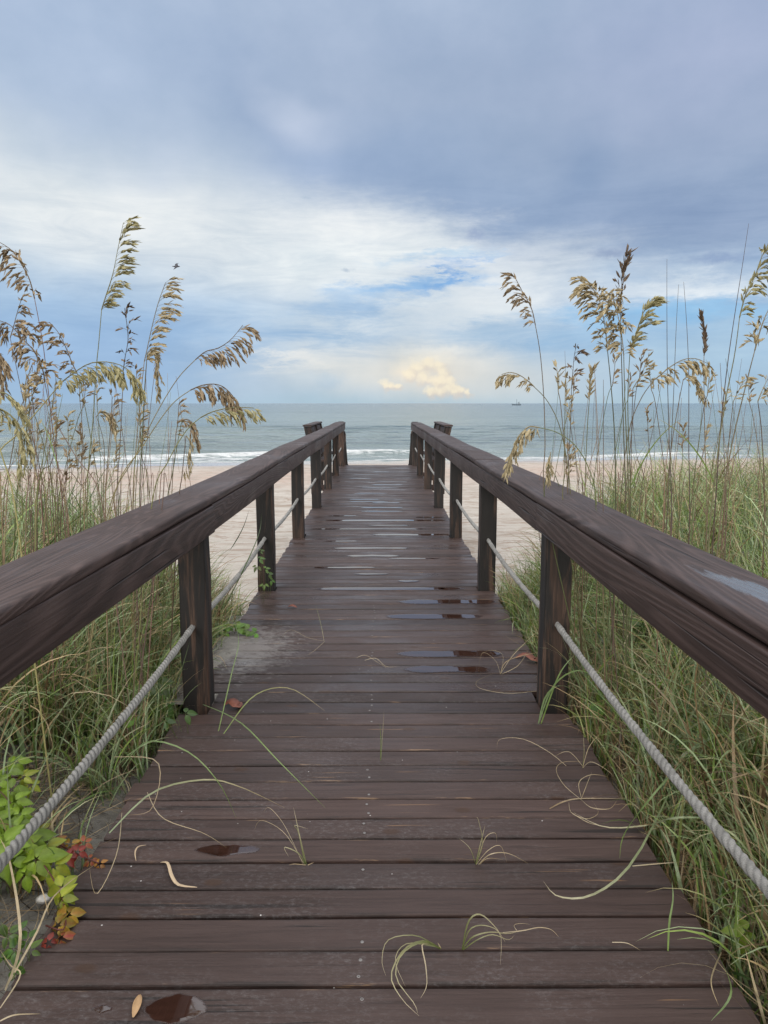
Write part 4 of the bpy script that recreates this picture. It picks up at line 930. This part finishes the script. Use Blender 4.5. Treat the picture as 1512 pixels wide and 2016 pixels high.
leaf_strip('dry_leaf', 'folded bleached dry leaf on the near left planks', [(316, 1698, .004), (330, 1700, .014), (338, 1725, .012), (352, 1743, .008), (388, 1747, .005)], .011, M['strawleaf'])
leaf_strip('dry_leaf', 'small bent straw scrap on the left planks beside the creeper', [(268, 1695, .004), (266, 1680, .01), (272, 1668, .012), (288, 1664, .006)], .005, M['strawleaf'])
leaf_strip('dead_leaf', 'crumpled rust red leaf on the deck by the first left post', [(440, 1388, .006), (455, 1380, .03), (468, 1390, .02), (474, 1382, .006)], .05, M['redleaf'])
leaf_strip('dead_leaf', 'dark brown withered leaf on the deck beside the first right post', [(1015, 1295, .006), (1035, 1288, .03), (1055, 1300, .02), (1064, 1290, .006)], .045, M['redleaf'])
leaf_strip('dead_leaf', 'tiny dark leaf scrap on the left planks beyond the first post', [(566, 1195, .004), (575, 1192, .02), (585, 1196, .006)], .03, M['redleaf'])

# ------------------------------------------------------------------ creeper and other broad leaved plants
def leaflet(mb, p, d, up, L, W, col, edge):
    d = d.normalized(); s = d.cross(up).normalized(); u = s.cross(d).normalized(); n = 7; vs, cs = [], []
    for i in range(n):
        f = i / (n - 1); w = W * (math.sin(math.pi * f ** 0.72) ** 0.95 if 0 < f < 1 else 0.02); bend = -0.30 * L * f * f + 0.012 * L * math.sin(f * 9)
        c = p + d * L * f + u * bend
        for a, h in ((-.5, .16), (-.25, .07), (0, 0), (.25, .07), (.5, .16)):
            vs.append(tuple(c + s * w * a + u * h * w)); m = abs(a) * 1.6
            cs.append(tuple(col[k] * (1 - m * .6) + edge[k] * m * .6 for k in range(3)))
    fs = [(i * 5 + k, i * 5 + k + 1, (i + 1) * 5 + k + 1, (i + 1) * 5 + k) for i in range(n - 1) for k in range(4)]
    mb.add(vs, fs, cs)
def palm_leaf(root, p, size, col, edge, droop=0.3, face=None, n=5, label=None, a0=None):
    up = Vector(face or (random.uniform(-.3, .3), -0.7, 0.8)).normalized()
    a = up.cross(Vector((1, 0, 0.1))).normalized(); b = up.cross(a); mb = MB()
    base = a0 if a0 is not None else random.uniform(0, 6.28)
    for k in range(n):
        q = base + (k - (n - 1) / 2) * (1.15 if n == 5 else 1.3); d = a * math.cos(q) + b * math.sin(q) - up * droop * random.uniform(.6, 1.5)
        q_ = random.uniform(.55, 1.2); sz = size * (1.0 if k == n // 2 else random.uniform(.68, .95))
        leaflet(mb, p + d * 0.006, d, up, sz, sz * 0.56, tuple(x * q_ for x in col), edge)
    o = mb.build('leaf', M['leaf'], smooth=True); child(o, root)
    if label: o['label'] = label
LG, LE = (0.19, 0.29, 0.026), (0.11, 0.19, 0.018)
YG, YE = (0.29, 0.31, 0.03), (0.18, 0.23, 0.022)
OR, OE = (0.34, 0.17, 0.03), (0.24, 0.22, 0.03)
RD, RE = (0.26, 0.045, 0.032), (0.16, 0.026, 0.02)
vine = empty('creeper_vine', at_z(20, 1800, -0.05))
tag(vine, 'five leaved creeper with lime green to red leaves spilling onto the lower left planks', 'creeper')
def vstem(pts, r=0.0025):
    mb = MB(); mb.tube(catmull([at_z(a, b, z) for a, b, z in pts], 18), r, 5, (0.11, 0.03, 0.025)); child(mb.build('stem', M['leaf'], smooth=True), vine)
vstem([(-40, 1640, .05), (30, 1660, .1), (75, 1690, .1), (110, 1740, .06), (128, 1790, .03), (125, 1830, .02), (90, 1822, .015)])
vstem([(10, 1600, .12), (60, 1650, .12), (110, 1660, .07), (150, 1680, .04), (195, 1700, .012)])
vstem([(-30, 1560, .2), (20, 1530, .2), (60, 1540, .16)])
for (a, b, z, s, c, e, dr) in ((58, 1652, .13, .072, LG, LE, .25), (70, 1692, .11, .075, LG, YE, .35), (105, 1705, .08, .06, YG, LE, .6), (10, 1600, .17, .062, LG, LE, .3), (28, 1578, .19, .06, LG, LE, .4), (8, 1660, .15, .065, LG, LE, .3),
                            (15, 1518, .22, .045, LG, LE, .2), (45, 1530, .2, .04, YG, LE, .3), (-5, 1540, .22, .05, LG, LE, .2), (122, 1748, .06, .052, YG, LE, .5), (118, 1770, .05, .05, YG, LE, .7), (35, 1630, .16, .05, LG, LE, .4), (-10, 1620, .17, .06, LG, LE, .4), (78, 1635, .1, .04, YG, OE, .5), (25, 1640, .14, .07, LG, LE, .3), (45, 1668, .12, .065, LG, YE, .35), (0, 1690, .13, .065, LG, LE, .3), (88, 1668, .09, .055, YG, LE, .45), (38, 1605, .17, .055, LG, LE, .35), (-15, 1585, .2, .06, LG, LE, .3), (20, 1700, .1, .06, LG, LE, .45), (50, 1720, .08, .05, LG, LE, .5), (32, 1500, .22, .04, LG, LE, .3), (60, 1545, .18, .035, YG, LE, .4), (22, 1555, .2, .05, LG, LE, .3)):
    palm_leaf(vine, at_z(a, b, z), s * 1.3, c, e, dr)
for (a, b, z, s, c, e, dr, lb) in ((133, 1800, .03, .058, OR, YE, .8, 'yellow orange leaf'), (112, 1822, .025, .052, OR, YE, .8, 'yellow orange leaf'), (118, 1846, .015, .045, RD, OE, .8, 'red tipped leaf'), (95, 1856, .012, .030, RD, RE, .5, 'red leaf'),
                                (152, 1678, .05, .036, RD, RE, .3, 'red leaf'), (132, 1686, .05, .032, RD, RE, .4, 'red leaf'), (165, 1660, .05, .028, RD, OE, .3, 'red leaf'), (178, 1692, .02, .028, RD, OE, .4, 'orange red leaf'), (195, 1700, .014, .022, OR, RE, .3, 'orange red leaf'), (108, 1660, .07, .038, OR, RE, .7, 'rust leaf'), (138, 1662, .06, .03, OR, YE, .4, 'rust leaf')):
    palm_leaf(vine, at_z(a, b, z), s * 1.2, c, e, dr, label=lb)
def round_leaf(root, p, r, col, edge):
    up = Vector((random.uniform(-.35, .35), random.uniform(-.8, -.2), 0.8)).normalized(); a = up.cross(Vector((1, .2, 0))).normalized(); b = up.cross(a); mb = MB(); vs, cs = [tuple(p)], [col]
    n = 14
    for ring in (.5, 1.0):
        for k in range(n):
            q = 2 * math.pi * k / n; rr_ = r * ring * (1 + .12 * math.cos(q)); vs.append(tuple(p + a * math.cos(q) * rr_ + b * math.sin(q) * rr_ * .85 + up * (.10 * r * ring * ring + .05 * r * math.cos(2 * q) * ring))); cs.append(edge if ring == 1 else col)
    fs = [(0, 1 + k, 1 + (k + 1) % n) for k in range(n)] + [(1 + k, 1 + n + k, 1 + n + (k + 1) % n, 1 + (k + 1) % n) for k in range(n)]
    mb.add(vs, fs, cs); child(mb.build('leaf', M['leaf'], smooth=True), root)
def leafy(label, lst, col=LG, edge=LE, name='broadleaf_plant', rnd=True):
    c = at_z(lst[0][0], lst[0][1], lst[0][2]); base = Vector((c.x, c.y, float(gz(c.x, c.y)))); root = empty(name, base); tag(root, label, 'plant')
    for a, b, z, r in lst:
        p = at_z(a, b, z); cl = tuple(x * random.uniform(.75, 1.2) for x in col)
        if rnd: round_leaf(root, p, r, cl, edge)
        else: palm_leaf(root, p, r * 1.5, cl, edge, random.uniform(.1, .5), n=3)
        mb = MB(); mb.tube(catmull([tuple(base), tuple(base.lerp(p, .5) + Vector((.01, 0, .02))), tuple(p)], 6), .0012, 4, (0.10, 0.13, 0.04)); child(mb.build('stem', M['leaf']), root)
DG, DE = (0.055, 0.12, 0.022), (0.045, 0.10, 0.02)
leafy('low plant with dark green leaves in the bottom left corner under the creeper', [(30, 1870, .05, .030), (55, 1850, .04, .028), (15, 1840, .06, .03), (58, 1872, .03, .024), (8, 1890, .03, .03), (38, 1835, .05, .026), (2, 1815, .08, .032), (25, 1905, .03, .024)], DG, LE, rnd=False)
leafy('round bright green leaf standing under the left rope', [(258, 1423, .12, .036), (270, 1358, .16, .03)], (0.10, 0.18, 0.035), LE)
leafy('dark leafed plant at the foot of the first left post', [(365, 1405, .1, .04), (340, 1390, .12, .045), (325, 1420, .1, .03), (315, 1345, .2, .05), (300, 1370, .2, .04)], (0.045, 0.095, 0.02), DE, rnd=False)
leafy('bright leafed plant on the left deck edge behind the first post', [(445, 1228, .06, .06), (465, 1238, .05, .06), (430, 1240, .05, .05), (490, 1240, .04, .05), (505, 1245, .03, .04), (450, 1245, .03, .05), (475, 1228, .06, .04)], (0.11, 0.20, 0.03), LE, rnd=False)
leafy('small climbing plant at the foot of the second left post', [(520, 1150, .1, .03), (528, 1130, .2, .035), (510, 1100, .4, .035), (506, 1115, .35, .03), (533, 1142, .12, .03), (512, 1085, .45, .025), (522, 1120, .25, .03)], (0.10, 0.17, 0.04), LE, rnd=False)
leafy('pale green leaf pair low in the grass at the lower right', [(1472, 1835, .06, .045), (1490, 1855, .04, .03)], (0.16, 0.28, 0.03), LE, rnd=False)
leafy('glossy leafed weed under the right rope beyond the first post', [(1258, 1230, .3, .05), (1240, 1300, .2, .045), (1280, 1290, .25, .04), (1190, 1380, .1, .05), (1175, 1400, .08, .04)], DG, LE)
# loose seashell
sh = MB(); n = 12
ctr = at_z(83, 1770, -0.03)
vs = [(0, 0, .012)]
for ring, hz in ((.5, .010), (1.0, 0.0)):
    for k in range(n):
        q = 2 * math.pi * k / n; rr_ = .022 * ring * (1 + .25 * math.cos(q)) * (1 + .06 * (k % 2)); vs.append((rr_ * math.cos(q) * 1.2, rr_ * math.sin(q) * .8, hz))
sh.add(vs, [(0, 1 + k, 1 + (k + 1) % n) for k in range(n)] + [(1 + k, 1 + n + k, 1 + n + (k + 1) % n, 1 + (k + 1) % n) for k in range(n)] + [tuple(1 + n + k for k in range(n))[::-1]])
so_ = sh.build('seashell', M['shell'], smooth=True); so_.location = (ctr.x, ctr.y, max(ctr.z, float(gz(ctr.x, ctr.y)) + .004)); so_.rotation_euler = (0.5, 0, .4); tag(so_, 'pale grey seashell on the sand beside the creeper', 'seashell')
# blown sand at the left deck edge
def drift(x, y): return 0.012 * np.clip(1 - ((x + 1.02) / (0.11 + 0.05 * np.sin(y * 7))) ** 2 - ((y - 4.55) / 0.75) ** 2, -0.6, 1) + 0.002 * wob(x * 9, y * 9) - 0.001
V, Q = grid(np.arange(-1.2, -0.7, 0.02), np.arange(3.79, 5.5, 0.02), lambda X, Y: drift(X, Y))
tag(np_mesh('sand_drift', V, Q, M['sand'], smooth=True), kind='structure')

# ------------------------------------------------------------------ trawler and bird
bp = at_y(1017, 797.5, 1500); bt = empty('fishing_boat', (bp.x, 1500, SEA)); tag(bt, 'small grey fishing trawler on the sea horizon at the right', 'boat')
hb = MB(); prof = [(-9, 1.4, 3.0), (-6, 2.6, 2.2), (0, 2.9, 1.7), (5, 2.8, 1.8), (8.5, 2.4, 2.2)]; vs = []
for x, w, h in prof: vs += [(x, -w * .55, -.6), (x, -w, h), (x, w, h), (x, w * .55, -.6)]
fs = [(i * 4 + k, i * 4 + (k + 1) % 4, (i + 1) * 4 + (k + 1) % 4, (i + 1) * 4 + k) for i in range(4) for k in range(4)] + [(3, 2, 1, 0), (16, 17, 18, 19)]
hb.add(vs, fs); hb.build('hull', M['hull'], bt)
cb = MB(); cb.box(2.5, 6.5, -1.6, 1.6, 1.82, 4.6); cb.box(2.2, 6.8, -1.8, 1.8, 4.62, 4.9); cb.box(3, 5, -1.2, 1.2, 4.92, 6.2); cab = cb.build('cabin', M['cabin'], bt)
mm = MB(); mm.tube([(0, 0, 1.7), (0, 0, 11)], [.3, .15], 6); mst = mm.build('mast', M['hull'], bt)
for s in (-1, 1):
    mm = MB(); mm.tube([(0.4, s * .8, 1.8), (s * 1.2, s * 5, 12)], [.2, .1], 5); mm.build('outrigger', M['hull'], mst)
mm = MB(); mm.tube([(5, 0, 4.9), (5, 0, 8.5)], [.2, .1], 5); mm.build('antenna', M['hull'], cab)

bl = at_y(346.5, 524.5, 40); bird = MB()
def ringed(pts, rads, n=8): bird.tube(pts, rads, n)
ringed([(-.20, 0, .01), (-.13, 0, 0), (-.05, 0, -.005), (.05, 0, -.005), (.12, 0, .0), (.16, 0, .005), (.205, 0, -.005)], [.008, .022, .042, .045, .032, .026, .004])
def wing(s, pts):
    vs = []
    for (x, y, z, c) in pts: vs += [(x + c, y, z + .004), (x + c * .4, y, z + .016), (x, y, z + .004), (x + c * .4, y, z - .004)]
    n = len(pts); bird.add(vs, [(i * 4 + k, i * 4 + (k + 1) % 4, (i + 1) * 4 + (k + 1) % 4, (i + 1) * 4 + k) for i in range(n - 1) for k in range(4)] + [(3, 2, 1, 0), tuple((n - 1) * 4 + k for k in range(4))])
wing(1, [(-.04, .02, .01, .15), (-.06, .08, .08, .14), (-.02, .14, .12, .08), (.10, .18, .13, .012)])
wing(-1, [(-.04, -.02, .0, .15), (-.05, -.08, -.04, .12), (-.08, -.14, -.09, .08), (-.11, -.19, -.14, .012)])
bo = bird.build('seabird', M['bird'], smooth=True); bo.location = bl; bo.rotation_euler = (0.25, 0, 0.12); tag(bo, 'small dark seabird gliding in the sky above the left sea oats', 'bird')

# ------------------------------------------------------------------ sky
w = bpy.data.worlds.new('World'); sc.world = w; w.use_nodes = True
t = T(w.node_tree); bg = w.node_tree.nodes['Background']
SUN_EL, SUN_AZ = 38.0, 205.0     # compass angle measured from +Y towards +X: behind the camera
D = t.n('TexCoord').outputs['Generated']
sep = t.n('SeparateXYZ', {0: t.vm('NORMALIZE', D)})
az = t.math('ARCTAN2', sep.outputs[0], sep.outputs[1]); el = t.math('ARCSINE', sep.outputs[2])
P0 = t.n('CombineXYZ', {0: az, 1: el, 2: 0.0}).outputs[0]
def dirp(px, py):
    d = ray(px, py).normalized(); return (math.atan2(d.x, d.y), math.asin(d.z), 0)
PXR = 1.0 / 1500
# soft swirl for the big masses, streaky warp for the thin cloud
nz1 = t.noise(t.mapping(P0, scale=(1.0, 1.8, 1)), 4.0, 3, 0.5, 0.0, 'Color', dim='2D')
W1 = t.vm('ADD', P0, t.vm('MULTIPLY', t.vm('SUBTRACT', nz1, (0.5, 0.5, 0.5)), (0.16, 0.09, 0)))
nz2 = t.noise(t.mapping(P0, rot=(0, 0, R_(-8)), scale=(3.0, 11.0, 1)), 4.0, 6, 0.68, 0.0, 'Color', dim='2D')
W2 = t.vm('ADD', P0, t.vm('MULTIPLY', t.vm('SUBTRACT', nz2, (0.5, 0.5, 0.5)), (0.20, 0.050, 0)))
nz3 = t.noise(P0, 75.0, 4, 0.6, 0.0, 'Color', dim='2D')
W3 = t.vm('ADD', P0, t.vm('MULTIPLY', t.vm('SUBTRACT', nz3, (0.5, 0.5, 0.5)), (0.015, 0.012, 0)))
streak = t.noise(t.mapping(P0, rot=(0, 0, R_(-9)), scale=(2.2, 13.0, 1)), 3.2, 6, 0.66, 0.4, dim='2D')
puff = t.noise(t.mapping(P0, scale=(1, 1.4, 1)), 9.0, 5, 0.55, 0.0, dim='2D')
# clear air between the clouds
sky = t.n('TexSky', sky_type='NISHITA', sun_disc=False, sun_elevation=R_(SUN_EL), sun_rotation=R_(SUN_AZ), air_density=1.0, dust_density=0.6, ozone_density=1.5)
clear = t.mix(1.0, sky.outputs[0], (0.085, 0.085, 0.085, 1), 'MULTIPLY')
elp = t.math('MULTIPLY', el, 1500.0 / 800.0)   # 0 at the horizon, 1 at the top of the photograph
warp_el = t.math('ADD', elp, t.math('MULTIPLY', t.math('SUBTRACT', puff, 0.5), 0.10))
cur = t.ramp(warp_el, [(0.0, lin((176, 200, 214))), (0.05, lin((172, 198, 218))), (0.14, lin((163, 193, 220))), (0.26, lin((168, 196, 222))), (0.38, lin((190, 208, 224))), (0.55, lin((186, 203, 222))), (0.75, lin((174, 192, 217))), (1.0, lin((178, 195, 219)))])
ROT = {}
def blob(cur, px, py, rx, ry, col, rot=0.0, amt=1.0, soft=1.0, W=None, inner=0.0, tex=None, lo=0.4, hi=0.6):
    c = dirp(px, py)
    W = W or W1; key = (W.node.name, rot)
    if key not in ROT: ROT[key] = t.mapping(W, rot=(0, 0, R_(-rot))) if rot else W
    cs, sn = math.cos(R_(rot)), math.sin(R_(rot)); kx, ky = 1 / (rx * PXR), 1 / (ry * PXR)
    ma = t.n('VectorMath', {0: ROT[key], 1: (kx, ky, 0), 2: (-(c[0] * cs + c[1] * sn) * kx, -(c[1] * cs - c[0] * sn) * ky, 0)}, operation='MULTIPLY_ADD')
    q = t.vm('LENGTH', ma.outputs[0])
    m = t.mr(q, inner, 1.0 + 0.35 * soft, amt, 0.0, True)
    if tex is not None: m = t.math('MULTIPLY', m, t.mr(tex, lo, hi))
    return t.mix(m, cur, col if isinstance(col, bpy.types.NodeSocket) else lin(col))
# rot > 0 tilts the right end upwards
cur = blob(cur, 150, 690, 560, 120, (156, 187, 222), 0, .9)
cur = blob(cur, 230, 430, 620, 150, (230, 235, 237), -6, 1.0)
cur = blob(cur, 520, 500, 460, 90, (222, 229, 234), -6, .8)
cur = blob(cur, 1300, 640, 420, 110, (150, 188, 222), 0, .8)
cur = blob(cur, 250, 120, 620, 170, (171, 189, 215), -10, .8)
cur = blob(cur, 1240, 250, 820, 290, (156, 173, 201), -10, .9, inner=.1)
cur = blob(cur, 760, 330, 470, 95, (150, 171, 202), -22, .9)
cur = blob(cur, 1080, 400, 330, 120, (149, 170, 200), -10, .85)
cur = blob(cur, 1420, 420, 330, 130, (140, 161, 193), 0, .85)
cur = blob(cur, 1420, 80, 330, 150, (166, 179, 209), 0, .7)
cur = blob(cur, 1160, 315, 95, 60, (130, 154, 188), 0, .7)
cur = blob(cur, 600, 215, 120, 48, (198, 209, 229), -10, .8)
cur = blob(cur, 640, 290, 150, 60, (164, 184, 214), -10, .5)
cur = blob(cur, 60, 40, 300, 120, (178, 196, 222), 0, .5)
# bright centre and cirrus
cur = blob(cur, 740, 480, 250, 80, (241, 244, 244), -6, .95, W=W2)
cur = blob(cur, 620, 520, 240, 55, (222, 231, 236), 5, .8, W=W2)
cur = blob(cur, 960, 590, 270, 88, (232, 237, 239), 14, .95, W=W2)
cur = blob(cur, 1250, 555, 300, 45, (200, 214, 228), 0, .7, W=W2)
cur = blob(cur, 1360, 568, 190, 22, (222, 231, 238), 0, .8, W=W2)
cur = blob(cur, 1330, 615, 220, 26, (148, 195, 232), 0, .85, W=W2)
cur = blob(cur, 1380, 690, 240, 60, (190, 214, 230), 0, .6, W=W2)
cur = blob(cur, 760, 640, 330, 60, (206, 218, 228), 5, .8, W=W2, tex=streak, lo=.36, hi=.58)
cur = blob(cur, 760, 700, 330, 34, (214, 222, 228), 5, .85, W=W2, tex=streak, lo=.38, hi=.58)
cur = blob(cur, 575, 708, 110, 12, (226, 230, 232), 0, .9, W=W2)
cur = blob(cur, 820, 735, 400, 62, (219, 222, 220), 0, .8)
cur = blob(cur, 960, 655, 150, 26, (160, 192, 220), 5, .6, W=W2)
cur = blob(cur, 800, 562, 150, 20, (140, 186, 230), 5, .85, W=W2, inner=.0)
cur = blob(cur, 885, 536, 90, 14, (124, 176, 229), 24, .85, W=W2, inner=.0)
cur = blob(cur, 860, 505, 110, 12, (170, 204, 232), 5, .6, W=W2)
cur = blob(cur, 880, 527, 75, 11, (226, 233, 240), 5, .9, W=W2)
cur = blob(cur, 700, 600, 120, 24, (150, 186, 222), 5, .6, W=W2)
# sunlit cumulus far out over the sea
for (x, y, rx, ry, cc, am) in ((850, 735, 230, 62, (224, 223, 217), .75), (850, 690, 95, 11, (240, 239, 232), .6), (840, 730, 95, 40, (231, 225, 213), .7), (815, 722, 46, 18, (245, 237, 220), .7), (850, 708, 50, 14, (247, 240, 224), .7), (790, 735, 26, 14, (245, 234, 216), .6)):
    cur = blob(cur, x, y, rx, ry, cc, 0, am, soft=.9, W=W3, inner=.0)
# towers: a shaded side first, then the lit side a little up and to the left
for (x, y, q) in ((758, 757, 13), (772, 760, 11), (786, 762, 9), (806, 738, 15), (822, 724, 17), (842, 716, 15), (862, 722, 14), (836, 744, 17), (858, 752, 16), (872, 734, 15), (868, 748, 15), (884, 752, 13), (894, 762, 13), (908, 768, 12), (920, 775, 8), (880, 768, 15), (862, 770, 15), (846, 772, 12), (896, 774, 11)):
    cur = blob(cur, x + 2, y + 3, q * 1.25, q, (222, 209, 196), 0, .50, soft=.35, W=W3, inner=.3)
    cur = blob(cur, x - 1, y - 2, q * 1.05, q * .8, (255, 243, 216), 0, .74, soft=.4, W=W3, inner=.2)
cur = blob(cur, 648, 752, 36, 17, (168, 194, 216), 0, .5, soft=.8, W=W3, inner=.1)
cur = blob(cur, 620, 745, 70, 14, (200, 214, 224), 0, .6, W=W3)
cur = blob(cur, 1205, 498, 48, 10, (148, 165, 194), 0, .85, W=W3)
cur = blob(cur, 1420, 508, 66, 10, (140, 162, 196), 0, .8, W=W3)
cur = blob(cur, 936, 461, 22, 9, (150, 168, 200), 0, .7, W=W3)
cur = blob(cur, 600, 389, 11, 4, (180, 196, 214), 0, .8, W=W3)
cur = blob(cur, 684, 531, 12, 4, (186, 200, 214), 0, .8, W=W3)
# fine cloud texture everywhere
cur = t.mix(1.0, cur, t.ramp(puff, [(0.25, (0.905, 0.93, 0.95)), (0.75, (1.085, 1.065, 1.045))]), 'MULTIPLY')
st_m = t.math('MULTIPLY', t.mr(el, 0.02, 0.12), t.mr(el, 0.30, 0.20))
cur = t.mix(st_m, cur, t.mix(1.0, cur, t.ramp(streak, [(0.3, (0.885, 0.915, 0.955)), (0.7, (1.12, 1.10, 1.08))]), 'MULTIPLY'))
# unseen overcast overhead and inland, brightened to light the scene, clear air showing through
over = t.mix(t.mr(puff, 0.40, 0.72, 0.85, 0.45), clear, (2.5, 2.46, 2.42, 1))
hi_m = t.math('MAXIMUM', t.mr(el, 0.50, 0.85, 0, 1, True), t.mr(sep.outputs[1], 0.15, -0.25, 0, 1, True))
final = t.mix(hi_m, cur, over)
final = t.mix(t.mr(el, -0.02, -0.06), final, (0.22, 0.24, 0.25, 1))
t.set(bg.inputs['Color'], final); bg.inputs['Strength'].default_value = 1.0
sd = bpy.data.lights.new('sun', 'SUN'); sd.energy = 1.3; sd.angle = R_(35); sd.color = (1.0, 0.95, 0.88)
so2 = bpy.data.objects.new('sun', sd); COL.objects.link(so2)
a_ = R_(SUN_AZ); e_ = R_(SUN_EL)
dv = Vector((math.sin(a_) * math.cos(e_), math.cos(a_) * math.cos(e_), math.sin(e_)))
so2.rotation_euler = dv.to_track_quat('Z', 'Y').to_euler()

# ------------------------------------------------------------------ render settings
sc.render.engine = 'CYCLES'
sc.view_settings.view_transform = 'Standard'; sc.view_settings.look = 'None'
sc.view_settings.exposure = 0.0; sc.view_settings.gamma = 1.0
sc.cycles.max_bounces = 5; sc.cycles.diffuse_bounces = 3; sc.cycles.glossy_bounces = 3; sc.cycles.transparent_max_bounces = 4
sc.cycles.use_denoising = True
sc.cycles.caustics_reflective = False; sc.cycles.caustics_refractive = False
w.cycles.sampling_method = 'MANUAL'; w.cycles.sample_map_resolution = 512
